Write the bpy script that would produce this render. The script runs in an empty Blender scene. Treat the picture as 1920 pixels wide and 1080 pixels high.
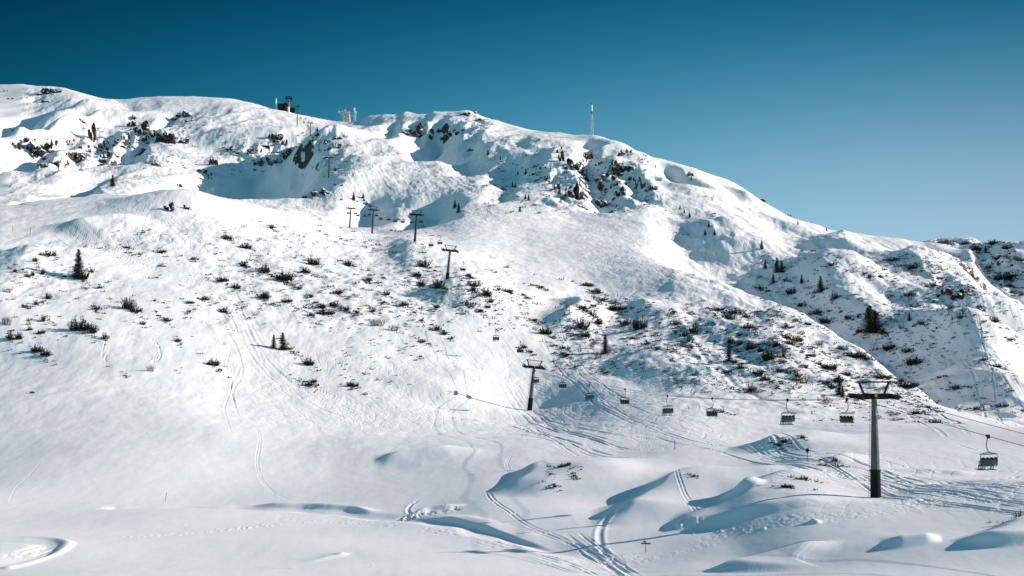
import bpy, bmesh, math, random
import numpy as np
from mathutils import Vector, Matrix
R = math.radians
scene = bpy.context.scene
C = scene.collection

# ------------------------------------------------------------------ camera
F = 2667.0                      # focal length in pixels of the 1920 px wide photograph
PITCH = math.atan(180.0 / F)    # level line of sight lies at y = 720
cam_d = bpy.data.cameras.new('camera')
cam = bpy.data.objects.new('camera', cam_d); C.objects.link(cam)
cam_d.sensor_width = 36.0; cam_d.lens = 36.0 * F / 1920.0
cam_d.clip_start = 0.5; cam_d.clip_end = 20000
cam.location = (0, 0, 0); cam.rotation_euler = (R(90) + PITCH, 0, 0)
scene.camera = cam

# ------------------------------------------------------------------ light
SKY_TINT = (0.66, 1.22, 1.02)
SKY_FIT = ((-2.10, 4.8, -8.96, 26.064, -117.0), (-0.44, 1.40, -4.516, 8.113, -38.1), (-0.11, 1.10, -3.845, 3.499, -23.9))
SUN_EL, SUN_AZ = R(21.0), R(81.0)          # azimuth clockwise from +Y (the view direction)
w = bpy.data.worlds.new('World'); scene.world = w; w.use_nodes = True
nt = w.node_tree; nt.nodes.clear()
sky = nt.nodes.new('ShaderNodeTexSky'); sky.sky_type = 'NISHITA'; sky.sun_disc = False
sky.sun_elevation = SUN_EL; sky.sun_rotation = SUN_AZ
sky.altitude = 2300; sky.air_density = 1.15; sky.dust_density = 0.35; sky.ozone_density = 3.0
# thin winter air: deepen the sky away from the sun, channel by channel
bg = nt.nodes.new('ShaderNodeBackground'); bg.inputs[1].default_value = 0.075
wo = nt.nodes.new('ShaderNodeOutputWorld')
def wm(op, a, b_):
    z = nt.nodes.new('ShaderNodeMath'); z.operation = op
    for k, v in enumerate((a, b_)):
        if isinstance(v, (int, float)): z.inputs[k].default_value = v
        else: nt.links.new(v, z.inputs[k])
    return z.outputs[0]
wtc = nt.nodes.new('ShaderNodeTexCoord'); wsx = nt.nodes.new('ShaderNodeSeparateXYZ'); nt.links.new(wtc.outputs['Generated'], wsx.inputs[0])
tosun = wm('MAXIMUM', wm('MINIMUM', wsx.outputs[0], .45), -.45); high = wm('MAXIMUM', wm('MINIMUM', wsx.outputs[2], .33), 0.0)
wsc = nt.nodes.new('ShaderNodeSeparateColor'); nt.links.new(sky.outputs[0], wsc.inputs[0])
wcc = nt.nodes.new('ShaderNodeCombineColor')
for k, (c0, c1, c2, c3, c4) in enumerate(SKY_FIT):
    e = wm('ADD', wm('MULTIPLY', tosun, wm('ADD', wm('MULTIPLY', tosun, c2), c1)), wm('MULTIPLY', high, wm('ADD', wm('MULTIPLY', high, c4), c3)))
    nt.links.new(wm('MULTIPLY', wsc.outputs[k], wm('EXPONENT', wm('ADD', e, c0), 0)), wcc.inputs[k])
wmx = nt.nodes.new('ShaderNodeMix'); wmx.data_type = 'RGBA'; wmul = nt.nodes.new('ShaderNodeMix'); wmul.data_type = 'RGBA'; wmul.blend_type = 'MULTIPLY'
wmul.inputs[0].default_value = 1; wmul.inputs[7].default_value = (*SKY_TINT, 1); nt.links.new(sky.outputs[0], wmul.inputs[6])
wmr = nt.nodes.new('ShaderNodeMapRange'); wmr.interpolation_type = 'SMOOTHSTEP'; wmr.inputs['From Min'].default_value = 0.5; wmr.inputs['From Max'].default_value = 0.87
nt.links.new(wsx.outputs[1], wmr.inputs['Value']); nt.links.new(wmr.outputs[0], wmx.inputs[0])
nt.links.new(wmul.outputs[2], wmx.inputs[6]); nt.links.new(wcc.outputs[0], wmx.inputs[7])
nt.links.new(wmx.outputs[2], bg.inputs[0]); nt.links.new(bg.outputs[0], wo.inputs[0])
sl = bpy.data.lights.new('sun', 'SUN'); sl.energy = 4.6; sl.angle = R(0.5); sl.color = (1.0, 0.86, 0.77)
so = bpy.data.objects.new('sun', sl); C.objects.link(so); so.location = (600, 0, 500)
sun_dir = Vector((math.sin(SUN_AZ) * math.cos(SUN_EL), math.cos(SUN_AZ) * math.cos(SUN_EL), math.sin(SUN_EL)))
so.rotation_euler = sun_dir.to_track_quat('Z', 'Y').to_euler()
vs = scene.view_settings
vs.view_transform = 'Standard'; vs.look = 'None'; vs.gamma = 1; vs.use_curve_mapping = False; vs.exposure = 0.54
scene.cycles.max_bounces = 4; scene.cycles.diffuse_bounces = 3; scene.cycles.transparent_max_bounces = 6
scene.cycles.sample_clamp_indirect = 4

# ------------------------------------------------------------------ helpers
rng = random.Random(7); nrng = np.random.RandomState(11)

def obj(name, me, mat=None, parent=None, loc=None):
    o = bpy.data.objects.new(name, me); C.objects.link(o)
    if mat is not None and me is not None and not me.materials: me.materials.append(mat)
    if parent is not None: o.parent = parent
    if loc is not None: o.location = loc
    return o

def tag(o, label, cat, group=None, kind=None):
    if label: o['label'] = label
    if cat: o['category'] = cat
    if group: o['group'] = group
    if kind: o['kind'] = kind
    return o

def copy_tree(o, parent=None):
    c = o.copy(); C.objects.link(c)
    if parent is not None: c.parent = parent
    for ch in list(o.children): copy_tree(ch, c)
    return c

class MB:
    """collects verts / faces for one mesh"""
    def __init__(s): s.v = []; s.f = []
    def add(s, vs_, fs_):
        n = len(s.v); s.v += [tuple(p) for p in vs_]; s.f += [tuple(i + n for i in f) for f in fs_]
    def box(s, c, size, M=None):
        hx, hy, hz = size[0] / 2, size[1] / 2, size[2] / 2
        vv = [Vector((x, y, z)) for x in (-hx, hx) for y in (-hy, hy) for z in (-hz, hz)]
        if M is not None: vv = [M @ p for p in vv]
        vv = [p + Vector(c) for p in vv]
        s.add(vv, [(0,1,3,2),(4,6,7,5),(0,4,5,1),(2,3,7,6),(0,2,6,4),(1,5,7,3)])
    def tube(s, pts, r, n=6, cap=True):
        pts = [Vector(p) for p in pts]
        rr = r if isinstance(r, (list, tuple)) else [r] * len(pts)
        rings = []
        up = None
        for i, p in enumerate(pts):
            d = (pts[min(i + 1, len(pts) - 1)] - pts[max(i - 1, 0)]).normalized()
            if up is None:
                up = Vector((0, 0, 1)) if abs(d.z) < 0.9 else Vector((0, 1, 0))
            a = d.cross(up).normalized(); b = a.cross(d).normalized(); up = b
            rings.append([p + (a * math.cos(2 * math.pi * k / n) + b * math.sin(2 * math.pi * k / n)) * rr[i] for k in range(n)])
        vv = [q for ring in rings for q in ring]; ff = []
        for i in range(len(pts) - 1):
            for k in range(n):
                ff.append((i*n + k, i*n + (k+1) % n, (i+1)*n + (k+1) % n, (i+1)*n + k))
        if cap:
            ff.append(tuple(range(n))[::-1]); ff.append(tuple((len(pts)-1)*n + k for k in range(n)))
        s.add(vv, ff)
    def disc(s, c, axis, r, th, n=14):
        c = Vector(c); a = Vector(axis).normalized() * th / 2
        s.tube([c - a, c + a], r, n)
    def prism(s, poly, axis0, axis1, M):
        """poly: 2D outline, extruded from axis0 to axis1 (M maps (u,v,w) to world)"""
        n = len(poly)
        vv = [M(u, v, axis0) for u, v in poly] + [M(u, v, axis1) for u, v in poly]
        ff = [tuple(range(n)), tuple(range(2*n - 1, n - 1, -1))] + [(i, i + n, (i+1) % n + n, (i+1) % n) for i in range(n)]
        s.add(vv, ff)
    def mesh(s, name, mat=None, smooth=False):
        me = bpy.data.meshes.new(name); me.from_pydata(s.v, [], s.f); me.update()
        bm = bmesh.new(); bm.from_mesh(me); bmesh.ops.recalc_face_normals(bm, faces=bm.faces); bm.to_mesh(me); bm.free()
        if mat: me.materials.append(mat)
        if smooth: me.polygons.foreach_set('use_smooth', [True] * len(me.polygons))
        return me
    def build(s, name, mat, parent=None, loc=None, smooth=False):
        return obj(name, s.mesh(name, mat, smooth), None, parent, loc)

def new_mat(name):
    m = bpy.data.materials.new(name); m.use_nodes = True
    n = m.node_tree; n.nodes.clear()
    o = n.nodes.new('ShaderNodeOutputMaterial'); b = n.nodes.new('ShaderNodeBsdfPrincipled')
    n.links.new(b.outputs[0], o.inputs[0])
    return m, n, b

def varied(name, c0, c1, rough=0.6, scale=3.0, metallic=0.0, bump=0.0):
    """two-tone procedural paint / bark / fabric"""
    m, n, b = new_mat(name)
    tc = n.nodes.new('ShaderNodeTexCoord'); nz = n.nodes.new('ShaderNodeTexNoise')
    nz.inputs['Scale'].default_value = scale; nz.inputs['Detail'].default_value = 4
    n.links.new(tc.outputs['Object'], nz.inputs['Vector'])
    cr = n.nodes.new('ShaderNodeValToRGB'); cr.color_ramp.elements[0].position = .3; cr.color_ramp.elements[1].position = .7
    cr.color_ramp.elements[0].color = (*c0, 1); cr.color_ramp.elements[1].color = (*c1, 1)
    n.links.new(nz.outputs[0], cr.inputs[0]); n.links.new(cr.outputs[0], b.inputs['Base Color'])
    b.inputs['Roughness'].default_value = rough; b.inputs['Metallic'].default_value = metallic
    if bump:
        bp = n.nodes.new('ShaderNodeBump'); bp.inputs['Strength'].default_value = bump; bp.inputs['Distance'].default_value = .05
        n.links.new(nz.outputs[0], bp.inputs['Height']); n.links.new(bp.outputs[0], b.inputs['Normal'])
    return m

# ------------------------------------------------------------------ numpy noise
def _hash(ix, iy, seed):
    h = (ix.astype(np.int64) * 374761393 + iy.astype(np.int64) * 668265263 + seed * 974634777) & 0xffffffff
    h = ((h ^ (h >> 13)) * 1274126177) & 0xffffffff
    return ((h ^ (h >> 16)) & 0xffff).astype(np.float32) * np.float32(2 * math.pi / 65536)

def gnoise(x, y, seed=0):
    ix = np.floor(x); iy = np.floor(y); fx = (x - ix).astype(np.float32); fy = (y - iy).astype(np.float32)
    ux = fx * fx * fx * (fx * (fx * 6 - 15) + 10); uy = fy * fy * fy * (fy * (fy * 6 - 15) + 10)
    def g(dx, dy):
        a = _hash(ix + dx, iy + dy, seed)
        return np.cos(a) * (fx - dx) + np.sin(a) * (fy - dy)
    a, b, c, d = g(0, 0), g(1, 0), g(0, 1), g(1, 1)
    return ((a + (b - a) * ux) + ((c + (d - c) * ux) - (a + (b - a) * ux)) * uy) * 1.5

def fbm(x, y, seed=0, octv=4, gain=0.5):
    s = 0; a = 1.0; f = 1.0
    for k in range(octv):
        s = s + a * gnoise(x * f + 17.3 * k, y * f - 9.1 * k, seed + k); a *= gain; f *= 2.03
    return s

def ridged(x, y, seed=0, octv=4, gain=0.5):
    s = 0; a = 1.0; f = 1.0
    for k in range(octv):
        s = s + a * (1 - 2.2 * np.abs(gnoise(x * f + 5.3 * k, y * f + 3.7 * k, seed + k))); a *= gain; f *= 2.07
    return s

def sstep(a, b, x):
    t = np.clip((x - a) / (b - a), 0, 1); return t * t * (3 - 2 * t)

def pchip(x, y, q):
    x = np.asarray(x, float); y = np.asarray(y, float)
    h = np.diff(x); d = np.diff(y) / h
    m = np.zeros_like(y)
    if len(x) > 2:
        w1 = 2 * h[1:] + h[:-1]; w2 = h[1:] + 2 * h[:-1]
        with np.errstate(divide='ignore', invalid='ignore'):
            hm = (w1 + w2) / (w1 / d[:-1] + w2 / d[1:])
        m[1:-1] = np.where(d[:-1] * d[1:] > 0, hm, 0)
    m[0] = d[0]; m[-1] = d[-1]
    q = np.clip(q, x[0], x[-1]); i = np.clip(np.searchsorted(x, q, side='right') - 1, 0, len(x) - 2)
    t = (q - x[i]) / h[i]; t2 = t * t; t3 = t2 * t
    return (2*t3 - 3*t2 + 1) * y[i] + (t3 - 2*t2 + t) * h[i] * m[i] + (-2*t3 + 3*t2) * y[i+1] + (t3 - t2) * h[i] * m[i+1]

# ------------------------------------------------------------------ the mountain
CP, SP = math.cos(PITCH), math.sin(PITCH)
def ray(px, py):
    """photo pixel -> (x/y, z/y) of the line of sight"""
    u = (px - 960.0) / F; v = (540.0 - py) / F
    f = CP - v * SP
    return u / f, (SP + v * CP) / f
def at(px, py, D):
    s, t = ray(px, py); return Vector((s * D, D, t * D))

# profiles of the slope from the near ground to the far hills: (photo x, photo y, distance in m)
CURVES = [
 [(0,1080,168),(640,1080,168),(960,1080,168),(1150,1080,168),(1300,1080,158),(1600,1080,142),(1920,1080,134)],
 [(0,1010,205),(400,1012,205),(900,1033,190),(1200,1030,188),(1350,1025,180),(1500,1015,165),(1700,1005,155),(1920,1010,146)],
 [(0,946,255),(300,944,258),(600,950,252),(760,962,238),(900,990,215),(1050,1005,203),(1200,1004,200),(1320,1000,197),(1420,985,190),(1500,970,186),(1637,934,199),(1800,930,192),(1920,925,185)],
 [(0,900,285),(300,890,288),(600,905,282),(750,915,270),(900,910,262),(1000,925,250),(1170,945,235),(1320,930,225),(1450,897,228),(1637,880,238),(1800,880,235),(1920,880,230)],
 [(0,800,345),(300,810,340),(500,850,318),(750,860,320),(900,855,312),(1000,850,308),(1170,858,290),(1300,852,284),(1450,845,285),(1520,822,300),(1637,803,312),(1800,799,305),(1920,804,295)],
 [(0,700,400),(300,735,388),(500,757,392),(778,765,400),(990,768,422),(1150,780,375),(1300,800,335),(1450,798,340),(1637,792,340),(1800,793,330),(1920,802,320)],
 [(0,585,432),(300,608,445),(500,632,455),(778,652,466),(990,680,475),(1150,690,460),(1300,690,450),(1450,700,430),(1600,735,410),(1700,760,385),(1800,783,355),(1920,801,335)],
 [(0,492,512),(300,512,520),(500,528,535),(840,528,575),(990,580,550),(1150,600,560),(1300,600,550),(1450,630,510),(1600,690,460),(1700,738,415),(1800,776,372),(1920,800,345)],
 [(0,383,690),(130,371,710),(260,366,725),(370,364,740),(440,378,750),(560,405,780),(640,428,800),(697,439,810),(778,450,690),(860,470,680),(990,490,700),(1100,490,715),(1180,490,700),(1290,511,660),(1350,532,640),(1400,553,610),(1480,583,570),(1540,612,540),(1600,655,500),(1650,690,465),(1700,722,435),(1750,755,405),(1800,772,385),(1860,787,365),(1920,799,352)],
 [(0,390,850),(260,374,880),(370,374,900),(560,413,930),(640,433,920),(697,442,910),(778,436,860),(860,450,780),(990,450,820),(1100,450,830),(1180,455,820),(1240,480,780),(1290,535,725),(1400,592,690),(1500,636,640),(1600,702,570),(1700,760,500),(1800,797,440),(1920,812,400)],
 [(0,376,1080),(150,368,1080),(260,364,1080),(370,368,1080),(440,378,1080),(560,402,1060),(655,427,1016),(697,420,1060),(778,405,1040),(860,400,960),(900,400,950),(1110,400,1000),(1200,410,960),(1300,500,850),(1400,550,790),(1500,590,740),(1600,660,650),(1700,715,590),(1800,768,510),(1920,790,460)],
 [(0,325,1330),(200,330,1330),(350,345,1280),(480,355,1230),(615,332,1214),(740,345,1200),(900,340,1180),(1000,340,1160),(1110,345,1130),(1200,360,1090),(1300,400,1010),(1430,455,920),(1500,500,860),(1600,555,780),(1700,620,720),(1800,700,620),(1920,750,540)],
 [(0,250,1650),(200,260,1620),(350,275,1580),(578,253,1490),(740,270,1450),(900,265,1420),(1000,290,1280),(1110,300,1240),(1200,325,1180),(1300,355,1100),(1430,415,1050),(1500,455,980),(1600,500,900),(1700,560,830),(1800,640,720),(1920,690,640)],
 [(0,190,2000),(200,215,1850),(400,212,1830),(553,235,1757),(640,240,1750),(740,235,1650),(850,225,1600),(960,250,1480),(1110,267,1340),(1165,280,1290),(1300,330,1180),(1430,390,1140),(1500,425,1080),(1600,455,1040),(1700,478,1010),(1800,550,880),(1850,600,820),(1920,650,740)],
 [(-60,165,2180),(0,157,2150),(30,156,2150),(60,160,2140),(95,162,2120),(130,170,2100),(165,181,2070),(195,187,2050),(230,187,2040),(260,183,2030),(330,181,2010),(400,184,1990),(450,189,1980),(500,203,1950),(541,212,1930),(580,220,1930),(620,227,1940),(650,229,1930),(672,226,1900),(690,218,1860),(720,216,1830),(745,213,1810),(757,208,1800),(772,212,1790),(800,216,1770),(812,211,1760),(850,208,1730),(873,206,1700),(900,217,1680),(925,226,1650),(960,235,1600),(1000,245,1550),(1050,252,1480),(1085,256,1430),(1110,256,1400),(1140,262,1370),(1165,269,1350),(1190,284,1330),(1230,296,1290),(1265,304,1260),(1300,317,1240),(1340,328,1230),(1370,338,1220),(1395,352,1210),(1430,376,1200),(1460,395,1190),(1490,412,1170),(1530,425,1150),(1560,435,1130),(1600,437,1120),(1640,444,1120),(1690,450,1110),(1735,460,1100),(1760,465,1080),(1790,478,1040),(1825,488,1000),(1838,510,980),(1852,532,950),(1885,565,900),(1920,600,850)],
 [(0,175,2250),(330,200,2120),(541,235,2050),(650,250,2040),(870,230,1820),(1110,285,1520),(1300,345,1340),(1430,400,1300),(1560,460,1230),(1735,490,1230),(1825,530,1180),(1850,575,1100),(1920,640,980)],
 [(0,200,2400),(541,255,2250),(870,260,2000),(1110,320,1800),(1430,440,1600),(1640,480,1500),(1735,474,1560),(1790,495,1400),(1850,530,1270),(1920,570,1130)],
 [(0,220,2650),(870,300,2400),(1300,420,2200),(1600,470,1950),(1700,464,2050),(1740,457,2000),(1800,453,1850),(1850,457,1700),(1880,455,1600),(1920,459,1480),(2100,440,1250)],
]
NS, ND = 1700, 1500
S_AX = np.linspace(-0.62, 0.62, NS); L_AX = np.linspace(math.log(5.0), math.log(3600.0), ND)
def build_table():
    T = np.zeros((NS, ND)); pxs = 960 + S_AX * F * CP      # close enough for looking up the curves
    cp, cd = [], []
    for cu in CURVES:
        a = np.array(cu, float)
        cp.append(pchip(a[:,0], a[:,1], pxs)); cd.append(pchip(a[:,0], a[:,2], pxs))
    for i in range(NS):
        Ds = [5.0, 50.0, 100.0]; ts = [-2.0/5, -12.0/50, -18.0/100]
        for k in range(len(CURVES)):
            D = max(cd[k][i], Ds[-1] * 1.012); Ds.append(D); ts.append(ray(0, cp[k][i])[1])
        # drifting off sideways
        Ds.append(3600.0); ts.append(0.03)
        T[i] = pchip(np.log(Ds), ts, L_AX)
    def blur(A, n, ax):
        k = np.exp(-np.linspace(-2, 2, 2*n+1)**2); k /= k.sum()
        P = np.pad(A, [(n, n) if a == ax else (0, 0) for a in (0, 1)], mode='edge')
        return sum(k[j] * (P[j:j+A.shape[0]] if ax == 0 else P[:, j:j+A.shape[1]]) for j in range(2*n+1))
    return blur(blur(T, 5, 0), 3, 1)
TAB = build_table()
def bilin(A, s, D):
    a = np.clip((s - S_AX[0]) / (S_AX[1] - S_AX[0]), 0, NS - 1.001); b = np.clip((np.log(np.maximum(D, 5.0)) - L_AX[0]) / (L_AX[1] - L_AX[0]), 0, ND - 1.001)
    i = a.astype(int); j = b.astype(int); u = a - i; v = b - j
    return (A[i, j]*(1-u) + A[i+1, j]*u)*(1-v) + (A[i, j+1]*(1-u) + A[i+1, j+1]*u)*v
def base_z(x, y):
    yy = np.maximum(y, 5.0); s = x / np.maximum(yy, 60.0)
    return bilin(TAB, s, yy) * yy
def hit_base(px, py, lo=90.0, hi=2400.0):
    """where the line of sight through a pixel first meets the smooth slope"""
    s, t = ray(px, py); D = np.exp(np.linspace(math.log(lo), math.log(hi), 3000)); z = base_z(s * D, D)
    k = np.nonzero(z >= t * D)[0]
    D0 = D[k[0]] if len(k) else D[np.argmax(z / D)]
    return np.array([s * D0, D0])

# grid: straight rows, columns fan out from a point 80 m behind the camera
APEX = 80.0
cols = np.concatenate([-np.geomspace(0.9, 0.335, 70)[:-1], np.linspace(-0.335, 0.335, 1640), np.geomspace(0.335, 0.9, 70)[1:]])
rows = np.concatenate([np.linspace(-60, 88, 60)[:-1], np.exp(np.arange(math.log(88), math.log(2300), 0.00255)), np.geomspace(2310, 3500, 40)])
GX = (cols[:, None] * (rows[None, :] + APEX)); GY = np.broadcast_to(rows[None, :], GX.shape).copy()
GZ = base_z(GX, GY)
NC, NR = GX.shape

def col_range(x0, x1, y0, y1):
    """index window of the grid that covers a box"""
    j0 = max(np.searchsorted(rows, y0) - 1, 0); j1 = min(np.searchsorted(rows, y1) + 1, NR)
    c0 = min(x0 / (y0 + APEX), x0 / (y1 + APEX)); c1 = max(x1 / (y0 + APEX), x1 / (y1 + APEX))
    i0 = max(np.searchsorted(cols, c0) - 1, 0); i1 = min(np.searchsorted(cols, c1) + 1, NC)
    return slice(i0, i1), slice(j0, j1)

def poly_dist(X, Y, P):
    """distance to a polyline, side (+ = right of travel), fraction along"""
    best = np.full(X.shape, 1e9); side = np.zeros(X.shape); frac = np.zeros(X.shape)
    seg = np.hypot(*(np.diff(P, axis=0).T)); cum = np.concatenate([[0], np.cumsum(seg)]); tot = cum[-1]
    for k in range(len(P) - 1):
        dx, dy = P[k+1] - P[k]; L2 = dx*dx + dy*dy + 1e-9
        t = np.clip(((X - P[k,0])*dx + (Y - P[k,1])*dy) / L2, 0, 1)
        ex = X - (P[k,0] + t*dx); ey = Y - (P[k,1] + t*dy); d = np.hypot(ex, ey)
        m = d < best
        best = np.where(m, d, best); side = np.where(m, np.sign(ex*dy - ey*dx), side); frac = np.where(m, (cum[k] + t*seg[k]) / tot, frac)
    return best, side, frac

def smooth_poly(P, n=8):
    P = np.asarray(P, float)
    if len(P) < 3: return P
    t = np.arange(len(P)); q = np.linspace(0, len(P) - 1, (len(P) - 1) * n + 1)
    def cr(v):
        m = np.gradient(v); i = np.clip(q.astype(int), 0, len(v) - 2); u = q - i
        return (2*u**3-3*u**2+1)*v[i] + (u**3-2*u**2+u)*m[i] + (-2*u**3+3*u**2)*v[i+1] + (u**3-u**2)*m[i+1]
    return np.stack([cr(P[:,0]), cr(P[:,1])], 1)

def rib(pts, h, wr, wl, sharp=1.0, taper=(0.3, 0.4), lo=90.0):
    """raises (h>0) or sinks (h<0) the snow along a line drawn on the slope; wr / wl = widths on its right / left hand"""
    P = smooth_poly([hit_base(px, py, lo) for px, py in pts], 6)
    if P[-1,1] < P[0,1]: P = P[::-1]                       # travel uphill, so 'right' is the sunny side
    W = max(wr, wl)
    si, sj = col_range(P[:,0].min() - W, P[:,0].max() + W, P[:,1].min() - W, P[:,1].max() + W)
    X, Y = GX[si, sj], GY[si, sj]
    k = max(wl, 4.0) * 1.5; A = min(wl, wr) * .32
    Xw = X + A * gnoise(X / k, Y / (k * 1.5), 201); Yw = Y + A * gnoise(X / k, Y / (k * 1.5), 202)
    d, sd, fr = poly_dist(Xw, Yw, P)
    sg = d * sd; r = .13 * min(wl, wr)                    # rounded crest
    u = np.where(sg > 0, sg / wr, -sg / wl); u = np.sqrt(u * u + (r / max(wl, wr))**2)
    q = np.clip(1 - u, 0, 1)
    f = (.55 * q**1.7 + .45 * q*q*(3 - 2*q)) if sharp > 0.5 else q*q*(3 - 2*q)
    e = sstep(0, max(taper[0], 1e-3), fr) * sstep(0, max(taper[1], 1e-3), 1 - fr)
    e = e * (1 + .22 * gnoise(X / (k * 2), Y / (k * 2), 203))
    GZ[si, sj] += h * f * e

def cut(pts, h, wl, steep=.38, taper=(.25, .25), lo=90.0):
    """a hollow along the left hand of a line: steep bank under the line, long gentle rise beyond; the line itself keeps its place"""
    P = smooth_poly([hit_base(px, py, lo) for px, py in pts], 6)
    if P[-1,1] < P[0,1]: P = P[::-1]
    si, sj = col_range(P[:,0].min() - wl, P[:,0].max() + wl, P[:,1].min() - wl, P[:,1].max() + wl)
    X, Y = GX[si, sj], GY[si, sj]; k = max(wl, 6.0) * .8; A = wl * .16
    d, sd, fr = poly_dist(X + A * gnoise(X / k, Y / (k * 1.6), 211), Y + A * gnoise(X / k, Y / (k * 1.6), 212), P)
    q = np.where(sd < 0, d / wl, 0.0)
    f = sstep(0, steep, q) * (1 - sstep(steep, 1.0, q))
    e = sstep(0, max(taper[0], 1e-3), fr) * sstep(0, max(taper[1], 1e-3), 1 - fr) * (1 + .25 * gnoise(X / (k * 2), Y / (k * 2), 213))
    GZ[si, sj] -= h * f * e

def bump_at(px, py, h, rx, ry, rot=0.0, lo=90.0):
    cx, cy = hit_base(px, py, lo); Rm = max(rx, ry) * 2.2
    si, sj = col_range(cx - Rm, cx + Rm, cy - Rm, cy + Rm)
    dx, dy = GX[si, sj] - cx, GY[si, sj] - cy; c, s = math.cos(rot), math.sin(rot)
    u = (dx*c + dy*s) / rx; v = (-dx*s + dy*c) / ry
    GZ[si, sj] += h * np.exp(-(u*u + v*v) * 1.2)

# broad forms: bowls, shoulders and ribs
bump_at(80, 232, -30, 62, 100); bump_at(20, 262, -26, 60, 90); bump_at(120, 262, -16, 40, 60); bump_at(190, 232, -14, 36, 50)
rib([(150,215),(190,200),(235,196)], 12, 60, 30, sharp=0)
B1 = [(-40,292),(40,258),(100,228),(175,196)]; B2 = [(30,285),(120,246),(165,230),(224,208)]
rib(B1, 26, 100, 52, taper=(.05,.3)); cut(B1, 20, 100, .45, taper=(.05,.25))
rib(B2, 20, 70, 44, taper=(.1,.3)); cut(B2, 16, 84, .45, taper=(.1,.25))
cut([(0,335),(50,318),(95,290),(140,262)], 19, 62)
cut([(70,330),(120,290),(185,245)], 12, 44)
cut([(150,330),(165,300),(180,262)], 9, 34)
cut([(195,315),(212,285),(232,240)], 12, 40)
cut([(232,305),(248,280),(262,245)], 9, 32)
cut([(262,310),(285,280),(305,245)], 12, 42)
cut([(322,250),(335,226),(348,205)], 8, 34)
cut([(130,372),(205,345),(290,312)], 15, 54)
cut([(20,385),(60,378),(110,372)], 4, 30)
bump_at(450, 325, -20, 60, 170)
cut([(620,395),(680,345),(700,300),(652,242)], 27, 200, .45, taper=(.15,.15))
cut([(560,345),(600,300),(618,258)], 9, 60)
cut([(470,310),(500,285),(520,255)], 10, 50)
cut([(505,325),(535,300),(550,262)], 10, 46)
cut([(385,350),(405,322),(440,296)], 8, 40)
rib([(440,352),(520,345),(600,322)], 5, 30, 18)
cut([(560,378),(610,365),(660,352)], 6, 40)
cut([(745,268),(757,240),(760,218)], 7, 36)
cut([(800,262),(806,240),(815,216)], 9, 34)
cut([(838,262),(842,240),(848,216)], 8, 30)
cut([(872,300),(866,270),(880,225)], 21, 74)
cut([(930,330),(912,290),(918,255)], 9, 50)
cut([(758,412),(748,385),(760,358)], 12, 54)
cut([(882,415),(868,385),(876,352)], 11, 56)
cut([(975,350),(992,320),(1003,290)], 7, 40)
cut([(955,385),(975,360),(985,335)], 5, 30)
rib([(1010,345),(1040,300),(1050,275)], 9, 50, 22)
rib([(1140,405),(1118,350),(1103,305),(1106,262)], -10, 17, 17, taper=(.1, .02))
rib([(1190,390),(1165,340),(1140,290)], 11, 45, 18)
cut([(1245,392),(1228,358),(1205,322)], 13, 44)
cut([(1345,362),(1302,335),(1268,308)], 9, 36)
rib([(1420,395),(1395,372),(1380,352)], 6, 30, 12)
rib([(1400,520),(1352,480),(1325,440),(1300,405)], 9, 60, 24)
rib([(1700,700),(1640,640),(1590,600),(1530,560),(1470,520),(1430,490)], 15, 50, 36)
rib([(1918,730),(1893,716),(1818,676),(1733,624),(1667,572),(1585,524),(1500,478),(1450,448)], 20, 75, 56, taper=(.15,.45))
rib([(1900,790),(1850,735),(1780,690),(1700,640)], 15, 40, 36)
rib([(1915,672),(1865,618),(1800,568),(1750,530),(1710,500),(1670,478)], 22, 45, 62, taper=(.1,.5))
rib([(1640,520),(1600,490),(1560,452)], 14, 40, 36)
rib([(1780,600),(1720,560),(1680,510)], 12, 36, 30)
rib([(1918,602),(1885,566),(1852,532),(1838,510),(1825,488)], 9, 50, 60, taper=(.1,.4))
rib([(1918,540),(1890,500),(1868,470)], 22, 60, 60, lo=1200)
rib([(1845,520),(1830,495),(1800,468)], 16, 50, 50, lo=1200)
# left near slope and middle slopes
rib([(20,520),(55,490),(85,462)], 5, 50, 20)
rib([(110,440),(180,425),(270,415)], 5, 40, 20)
bump_at(330, 385, 7, 26, 40)
rib([(780,560),(870,545),(900,520)], 6, 40, 18)
rib([(1050,640),(1080,590),(1110,560)], 6, 35, 16)
rib([(1250,640),(1210,590),(1180,560)], 6, 35, 18)
rib([(1355,660),(1340,610),(1320,570)], 2.5, 40, 14)
rib([(1440,700),(1420,640),(1360,600)], 2.5, 40, 18)
rib([(1330,735),(1250,690),(1200,640)], 4, 35, 16)
rib([(820,760),(900,735),(960,700)], 3, 50, 25, sharp=0)
bump_at(300, 860, 2.0, 40, 40)
bump_at(560, 880, -1.5, 34, 40)
bump_at(100, 760, 4, 60, 50)
bump_at(770, 850, 2.4, 26, 26)
rib([(700,872),(790,866),(900,850)], 1.6, 14, 7)
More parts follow.
